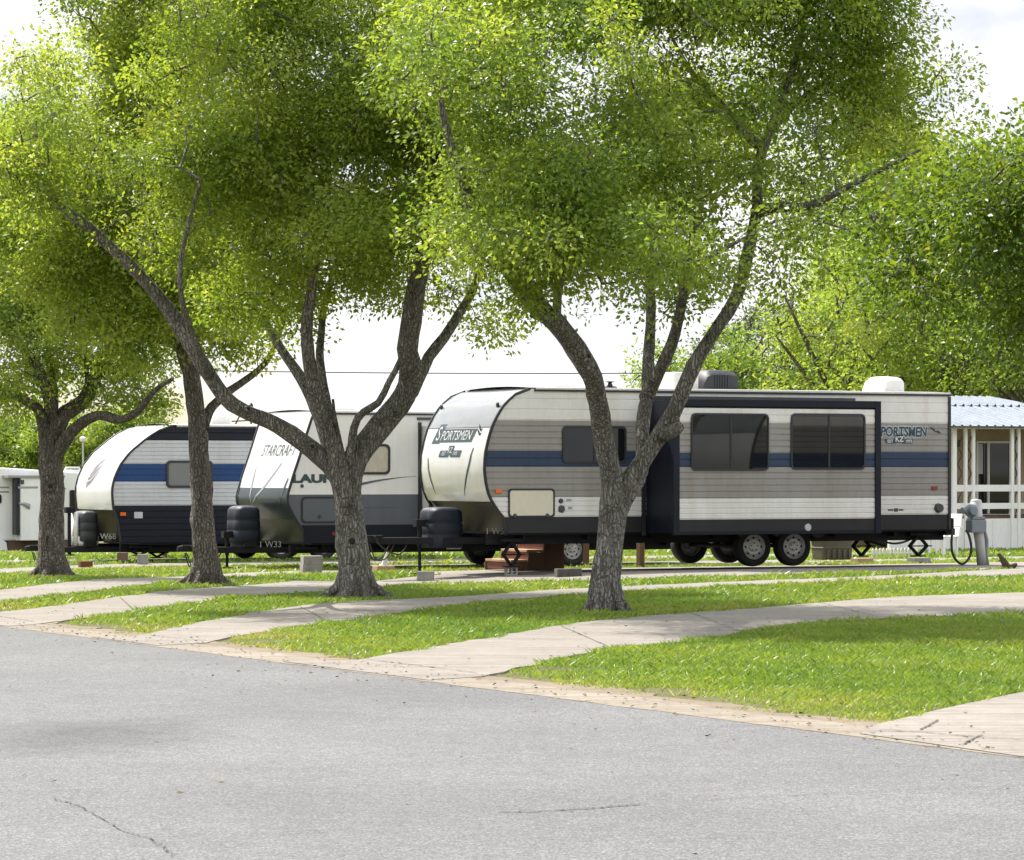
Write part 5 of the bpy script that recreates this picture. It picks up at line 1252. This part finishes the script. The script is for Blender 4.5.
# olive storage bin
p = at_px(832, 565.2); r = empty('storage_bin', uvw(*w2uv(p.x, p.y)) , TH); tag(r, 'olive plastic storage bin lying on the ground behind the trailer wheels', 'bin')
b = MB(); rows = []
for zf, ins in ((0, .05), (.02, .02), (.2, .01), (.22, .0), (.24, .012), (.36, .0)):
    rows.append([(x_, y_, zf) for x_, y_ in rrect(-.33+ins, .33-ins, -.25+ins, .25-ins, .07)])
b.grid(rows, 0, True)
for k in range(5): b.box(-.26+.115*k, -.22+.115*k, -.262, -.243, .03, .19)
b.build('bin_body', 'olive', r, smooth=False)
b = MB(); rows = [[(x_, y_, z_) for x_, y_ in rrect(-.35+i_, .35-i_, -.27+i_, .27-i_, .08)] for z_, i_ in ((.362, .0), (.40, .0), (.43, .02), (.44, .06))]; b.grid(rows, 0, True); b.face(rows[-1]); b.build('lid', 'olive', r)
# hookup pedestal with meter and supply cable
p = at_px(977, 565.5); r = empty('hookup_pedestal', p, TH-.05); tag(r, 'pale grey hookup post with round meter and grey outlet box behind the trailer bumper', 'utility post')
b = MB(); b.tube([(0.10, 0, 0), (.06, 0, .4), (0, 0, .75), (-.02, 0, 1.12)], [.085, .09, .10, .10], 14); b.lathe([(.10, 0), (.09, .03), (.001, .05)], (-.02, 0, 1.12), 'z', 14); b.build('post', 'pole_grey', r, smooth=True)
b = MB(); b.box(-.20, .10, -.16, .06, .58, .80); b.prism([(-.20, .801), (.10, .801), (.08, .86), (-.16, .86)], -.14, .05); b.build('outlet_box', 'grey_metal', r, bevel=.015)
b = MB(); b.lathe([(.001, -.11), (.07, -.11), (.085, -.08), (.10, -.04), (.115, -.035), (.115, .03)], (-.17, -.08, .96), 'y', 24); b.lathe([(.001, -.07), (.05, -.07), (.06, 0)], (-.29, -.08, .97), 'x', 14); b.build('meter', 'grey_metal', r, smooth=False)
b = MB(); b.tube(catmull([(.12, -.05, .6), (.17, -.05, .42), (.16, -.04, .2), (.2, -.03, 0)], .05), [.03]*40 if False else .032, 8); b.build('conduit', 'grey_metal', r)
b = MB(); 
P0 = at_px(977, 565.5); 
xs_ = [(952.5, 529, 0), (951.5, 545, 0), (953.5, 556, 0), (959.5, 563.2, 0), (964.5, 563.2, 0), (970, 556, 0), (971.2, 546, 0), (968.5, 534, 0), (966, 530, 0)]
vv0 = w2uv(P0.x, P0.y)[1]-.12; pts = []
for x_, y_, _ in xs_:
    u_, z_ = px_plane(x_, y_, vv0); pts.append(uvw(u_, vv0, z_))
b.tube(catmull(pts, .06), .022, 8); o = b.build('power_cable', 'wire', None, smooth=True); tag(o, 'black power cable hanging in a loop between trailer bumper and hookup post', 'cable')
# squirrel on the lawn
p = at_px(1003, 568.8)
def skin_body(name, pts, edges, radii, mat, loc, rz, sub_=2):
    me = bpy.data.meshes.new(name); me.from_pydata(pts, edges, []); o = bpy.data.objects.new(name, me); C.objects.link(o)
    sk = o.modifiers.new('skin', 'SKIN'); 
    for i, r_ in enumerate(radii): me.skin_vertices[0].data[i].radius = (r_, r_)
    me.skin_vertices[0].data[0].use_root = True
    ss = o.modifiers.new('sub', 'SUBSURF'); ss.levels = sub_; ss.render_levels = sub_
    me.materials.append(M[mat]); o.location = loc; o.rotation_euler = (0, 0, rz); return o
pts = [(.05, 0, .045), (.02, 0, .085), (-.015, 0, .13), (-.035, 0, .165), (-.055, 0, .185), (-.08, 0, .178),      # 0-5 rump, belly, chest, neck, head, muzzle
       (.03, -.035, .03), (-.015, -.04, .012), (-.04, -.04, .008), (.03, .035, .03), (-.015, .04, .012), (-.04, .04, .008),   # hind legs
       (-.035, -.022, .115), (-.06, -.018, .10), (-.035, .022, .115), (-.06, .018, .10),          # forelegs held up
       (.085, 0, .03), (.13, 0, .03), (.165, 0, .045), (.19, 0, .075),                              # tail along the ground
       (-.05, -.017, .207), (-.05, .017, .207)]
ed = [(0, 1), (1, 2), (2, 3), (3, 4), (4, 5), (0, 6), (6, 7), (7, 8), (0, 9), (9, 10), (10, 11), (2, 12), (12, 13), (2, 14), (14, 15), (0, 16), (16, 17), (17, 18), (18, 19), (4, 20), (4, 21)]
ra = [.042, .042, .034, .024, .027, .012, .03, .014, .01, .03, .014, .01, .011, .007, .011, .007, .022, .03, .028, .012, .006, .006]
pts = [tuple(c*1.25 for c in q) for q in pts]; ra = [r_*1.45 for r_ in ra]; ra[2] *= .9; ra[3] *= .8; ra[4] *= 1.25; ra[5] *= 1.2; ra[20] *= 1.3; ra[21] *= 1.3; ra[17] *= 1.2; ra[18] *= 1.2
me_me = skin_body('squirrel', pts, ed, ra, 'fur', p, .1)
if not me_me.data.skin_vertices: pass
tag(me_me, 'small brown squirrel sitting up on the grass near the hookup post', 'squirrel')
# power line beyond the trailers
def cable(name, pts, r, mat, label, cat):
    b = MB(); b.tube(pts, r, 6); o = b.build(name, mat, None); return tag(o, label, cat)
Yp = 120.0
def far(px, py): return Vector(((px-CX)/F*Yp, Yp, H-(py-HY)/F*Yp))
P = [far(x_, 366.5+.0000255*(x_-540)**2*-1+7.0) for x_ in range(-900, 1700, 40)]
cable('power_line', [Vector((q.x, q.y, q.z)) for q in P], .02, 'wire', 'thin overhead power line across the pale sky between the trunks', 'cable')
# slim lamp post far behind the navy trailer
Yl = 112.0; X_ = (83-CX)/F*Yl; u_, v_ = w2uv(X_, Yl); r = empty('lamp_post', uvw(u_, v_, float(gg(u_, v_)))); tag(r, 'slim white lamp post among the trees left of the navy trailer nose', 'lamp post')
hl = H-(437-HY)/F*Yl-float(gg(u_, v_)); b = MB(); b.tube([(0, 0, 0), (0, 0, hl-.15)], .03, 8); b.build('pole', 'pole_grey', r); b = MB(); b.lathe([(.03, -.18), (.10, -.14), (.12, -.04), (.06, .02), (.001, .03)], (0, 0, hl), 'z', 14); b.build('lamp_head', 'roof_white', r)

# ---------------------------------------------------------------- metal roofed house with porch on the right
VH = 66.0; UH = 42.6; GH = -.22
hr = empty('porch_house', uvw(UH, VH, GH), TH); tag(hr, 'white porch house with blue-grey metal roof behind the trailer rear', 'house')
def hp(px, py, dv=0.0): u, z = px_plane(px, py, VH+dv); return u-UH, z-GH
UE = 12.0
b = MB(); b.box(0, UE, .02, .10, -.1, hp(990, 518.5)[1]); 
for k in range(14): b.box(.3+k*.85, .32+k*.85, -.002, .02, -.05, hp(990, 519)[1]-.02)
b.build('skirting', 'house_white', hr)
zf = hp(990, 518)[1]+.0; b = MB(); b.box(0, UE, .04, 2.0, zf+.003, zf+.05); b.build('porch_floor', 'wood', hr)
b = MB(); zw0 = zf+.051; zw1 = 2.95
n = int((zw1-zw0)/.13); rows = []
for i in range(n):
    a = zw0+(zw1-zw0)*i/n; c = zw0+(zw1-zw0)*(i+1)/n; rows += [[(.2, 1.9-.012, a), (UE-.2, 1.9-.012, a)], [(.2, 1.9, c), (UE-.2, 1.9, c)]]
b.grid(rows); b.box(.2, UE-.2, 1.91, 6, -.1, 3.0); b.build('wall', 'tan', hr)
# posts in pairs with scrolled iron between
ze = hp(990, 429)[1]
def zz(px): return hp(px, 500)[0]
pairs = [(zz(954.6), zz(966)), (zz(973.6), None), (zz(1012.5), zz(1019)), (zz(1064), zz(1071)), (zz(1120), zz(1127)), (zz(1180), None)]
for i, (a, c) in enumerate(pairs):
    q = MB(); w = .11 if i == 0 else .08; q.box(a-w/2, a+w/2, -.02, .06, 0, ze); q.build('porch_post', 'house_white', hr, bevel=.008)
    if c:
        q = MB(); q.box(c-.035, c+.035, -.02, .06, 0, ze); q.build('porch_post', 'house_white', hr, bevel=.008)
        q = MB(); m_ = (a+c)/2
        P = [(m_+.05*math.sin(k*.9), .02, zf+.1+k*.06) for k in range(int((ze-zf-.2)/.06))]
        q.tube(P, .010, 5); q.build('iron_scroll', 'trim', hr)
a, c = zz(966), zz(973.6); q = MB(); q.tube([((a+c)/2+.05*math.sin(k*.9), .02, zf+.1+k*.06) for k in range(int((ze-zf-.2)/.06))], .012, 5); q.build('iron_scroll', 'trim', hr)
for y0, y1 in ((484.8, 491.5), (503, 509)):
    q = MB(); q.box(pairs[0][0]+.06, UE, .0, .045, hp(990, y1)[1], hp(990, y0)[1]); q.build('porch_rail', 'house_white', hr, bevel=.006)
q = MB(); q.box(-.05, UE, -.03, .08, ze+.002, hp(990, 425.2)[1]); q.build('fascia', 'house_white', hr)
# sliding door and window behind the rail
def inset(px0, px1, py0, py1, mat, name, parent, dv=1.86, fr=.05, framemat='house_white'):
    x0, z1 = hp(px0, py0, dv); x1, z0 = hp(px1, py1, dv); f = MB()
    f.box(x0, x0+fr, dv-.03, dv+.02, z0, z1); f.box(x1-fr, x1, dv-.03, dv+.02, z0, z1); f.box(x0+fr+.001, x1-fr-.001, dv-.03, dv+.02, z1-fr, z1); f.box(x0+fr+.001, x1-fr-.001, dv-.03, dv+.02, z0, z0+fr)
    fo = f.build(name, framemat, parent, bevel=.004); q = MB(); q.face([(x0+fr, dv-.0, z0+fr), (x1-fr, dv, z0+fr), (x1-fr, dv, z1-fr), (x0+fr, dv, z1-fr)]); q.build('pane', mat, fo); return fo
d_ = inset(976, 1010.5, 441, 516, 'glass', 'glass_door', hr)
q = MB(); x_, _ = hp(989, 480, 1.8); q.box(x_-.03, x_+.03, 1.81, 1.85, zf+.08, hp(990, 443, 1.8)[1]); q.build('door_stile', 'house_white', d_)
q = MB(); x0, z1 = hp(978.5, 444, 1.8); x1, z0 = hp(984, 474, 1.8); q.box(x0, x1, 1.848, 1.856, z0, z1); q.build('curtain', 'label_grey', d_)
inset(1030, 1058, 446, 486, 'glass', 'window', hr); inset(1085, 1110, 441, 516, 'wood', 'door', hr)
q = MB(); x_, z_ = hp(959.5, 442, 1.7); q.box(x_-.05, x_+.05, 1.75, 1.88, z_-.12, z_+.05); q.build('porch_light', 'plate', hr)
q = MB(); x_, z_ = hp(961, 460, 1.5); q.box(x_-.06, x_+.06, 1.80, 1.88, zf+.1, z_+.38); q.build('door_trim', 'woodpale', hr)
# corrugated roof in two tiers
def corr(x0, x1, va, za, vb, zb, name, hipx=None, pitch=.23):
    q = MB(); xs = []; x = x0
    while x < x1:
        xs += [(x, 0), (x+pitch*.68, 0), (x+pitch*.76, .03), (x+pitch*.92, .03)]; x += pitch
    rows = []
    for t in (0, .33, .66, 1):
        v_ = va+(vb-va)*t; z_ = za+(zb-za)*t; lim = x1 if hipx is None else x1+(hipx-x1)*t
        rows.append([(min(a, lim), v_, z_+h_) for a, h_ in xs])
    q.grid(rows); return q.build(name, 'tin', hr)
corr(-.25, UE+.3, -.3, hp(990, 426.3)[1], 2.3, hp(990, 406.5, 2.3)[1], 'porch_roof')
q = MB(); z_ = hp(990, 425.8)[1]; q.box(-.25, UE+.3, -.32, -.27, z_-.05, z_-.012); q.build('drip_edge', 'plate', hr)
ua = hp(1000, 397, 4.4)[0]; ub = hp(1030, 406, 2.36)[0]
corr(-.25, ub, 2.36, hp(990, 405.5, 2.36)[1], 4.4, hp(990, 397, 4.4)[1], 'main_roof', hipx=ua)
q = MB(); z_ = hp(990, 405.6, 2.33)[1]; q.box(-.25, ub+.1, 2.28, 2.35, z_-.04, z_); q.build('drip_edge', 'plate', hr)
q = MB(); q.box(-.25, ua, 4.4, 6.4, zw1, hp(990, 397, 4.4)[1]); q.build('roof_back', 'tin', hr)
# low white wire edging and two lawn chairs behind the trailer
p = at_px(872, 556.5); r = empty('garden_edging', p, TH); tag(r, 'low white picket edging on the lawn behind the trailer rear', 'garden edging')
for k in range(12):
    q = MB(); q.prism([(k*.09, 0), (k*.09+.05, 0), (k*.09+.05, .14), (k*.09+.025, .18), (k*.09, .14)], -.01, .01); q.build('picket', 'roof_white', r)
q = MB(); q.box(-.02, 1.1, .011, .022, .05, .08); q.build('rail', 'roof_white', r)
def chair(px, py, rz, label):
    p = at_px(px, py); r = empty('lawn_chair', p, rz); tag(r, label, 'chair', 'white lawn chairs')
    q = MB(); q.box(-.25, .25, -.24, .24, .40, .43); q.build('seat', 'house_white', r, bevel=.01)
    q = MB(); q.prism([(.24, .431), (.28, .431), (.38, .9), (.34, .9)], -.24, .24); q.build('backrest', 'house_white', r, bevel=.01)
    for sx in (-.22, .2):
        for sy in (-.22, .18): q = MB(); q.box(sx, sx+.04, sy, sy+.04, 0, .398); q.build('leg', 'house_white', r)
    for sy in (-.29, .242): q = MB(); q.box(-.24, .30, sy, sy+.05, .62, .65); q.box(-.22, -.18, sy, sy+.05, .431, .618); q.build('armrest', 'house_white', r)
chair(943, 556, TH+.3, 'white lawn chair seen below the trailer bumper before the house'); 
chair(927, 554.5, TH+2.6, 'white lawn chair facing left beside the other chair, below the bumper')
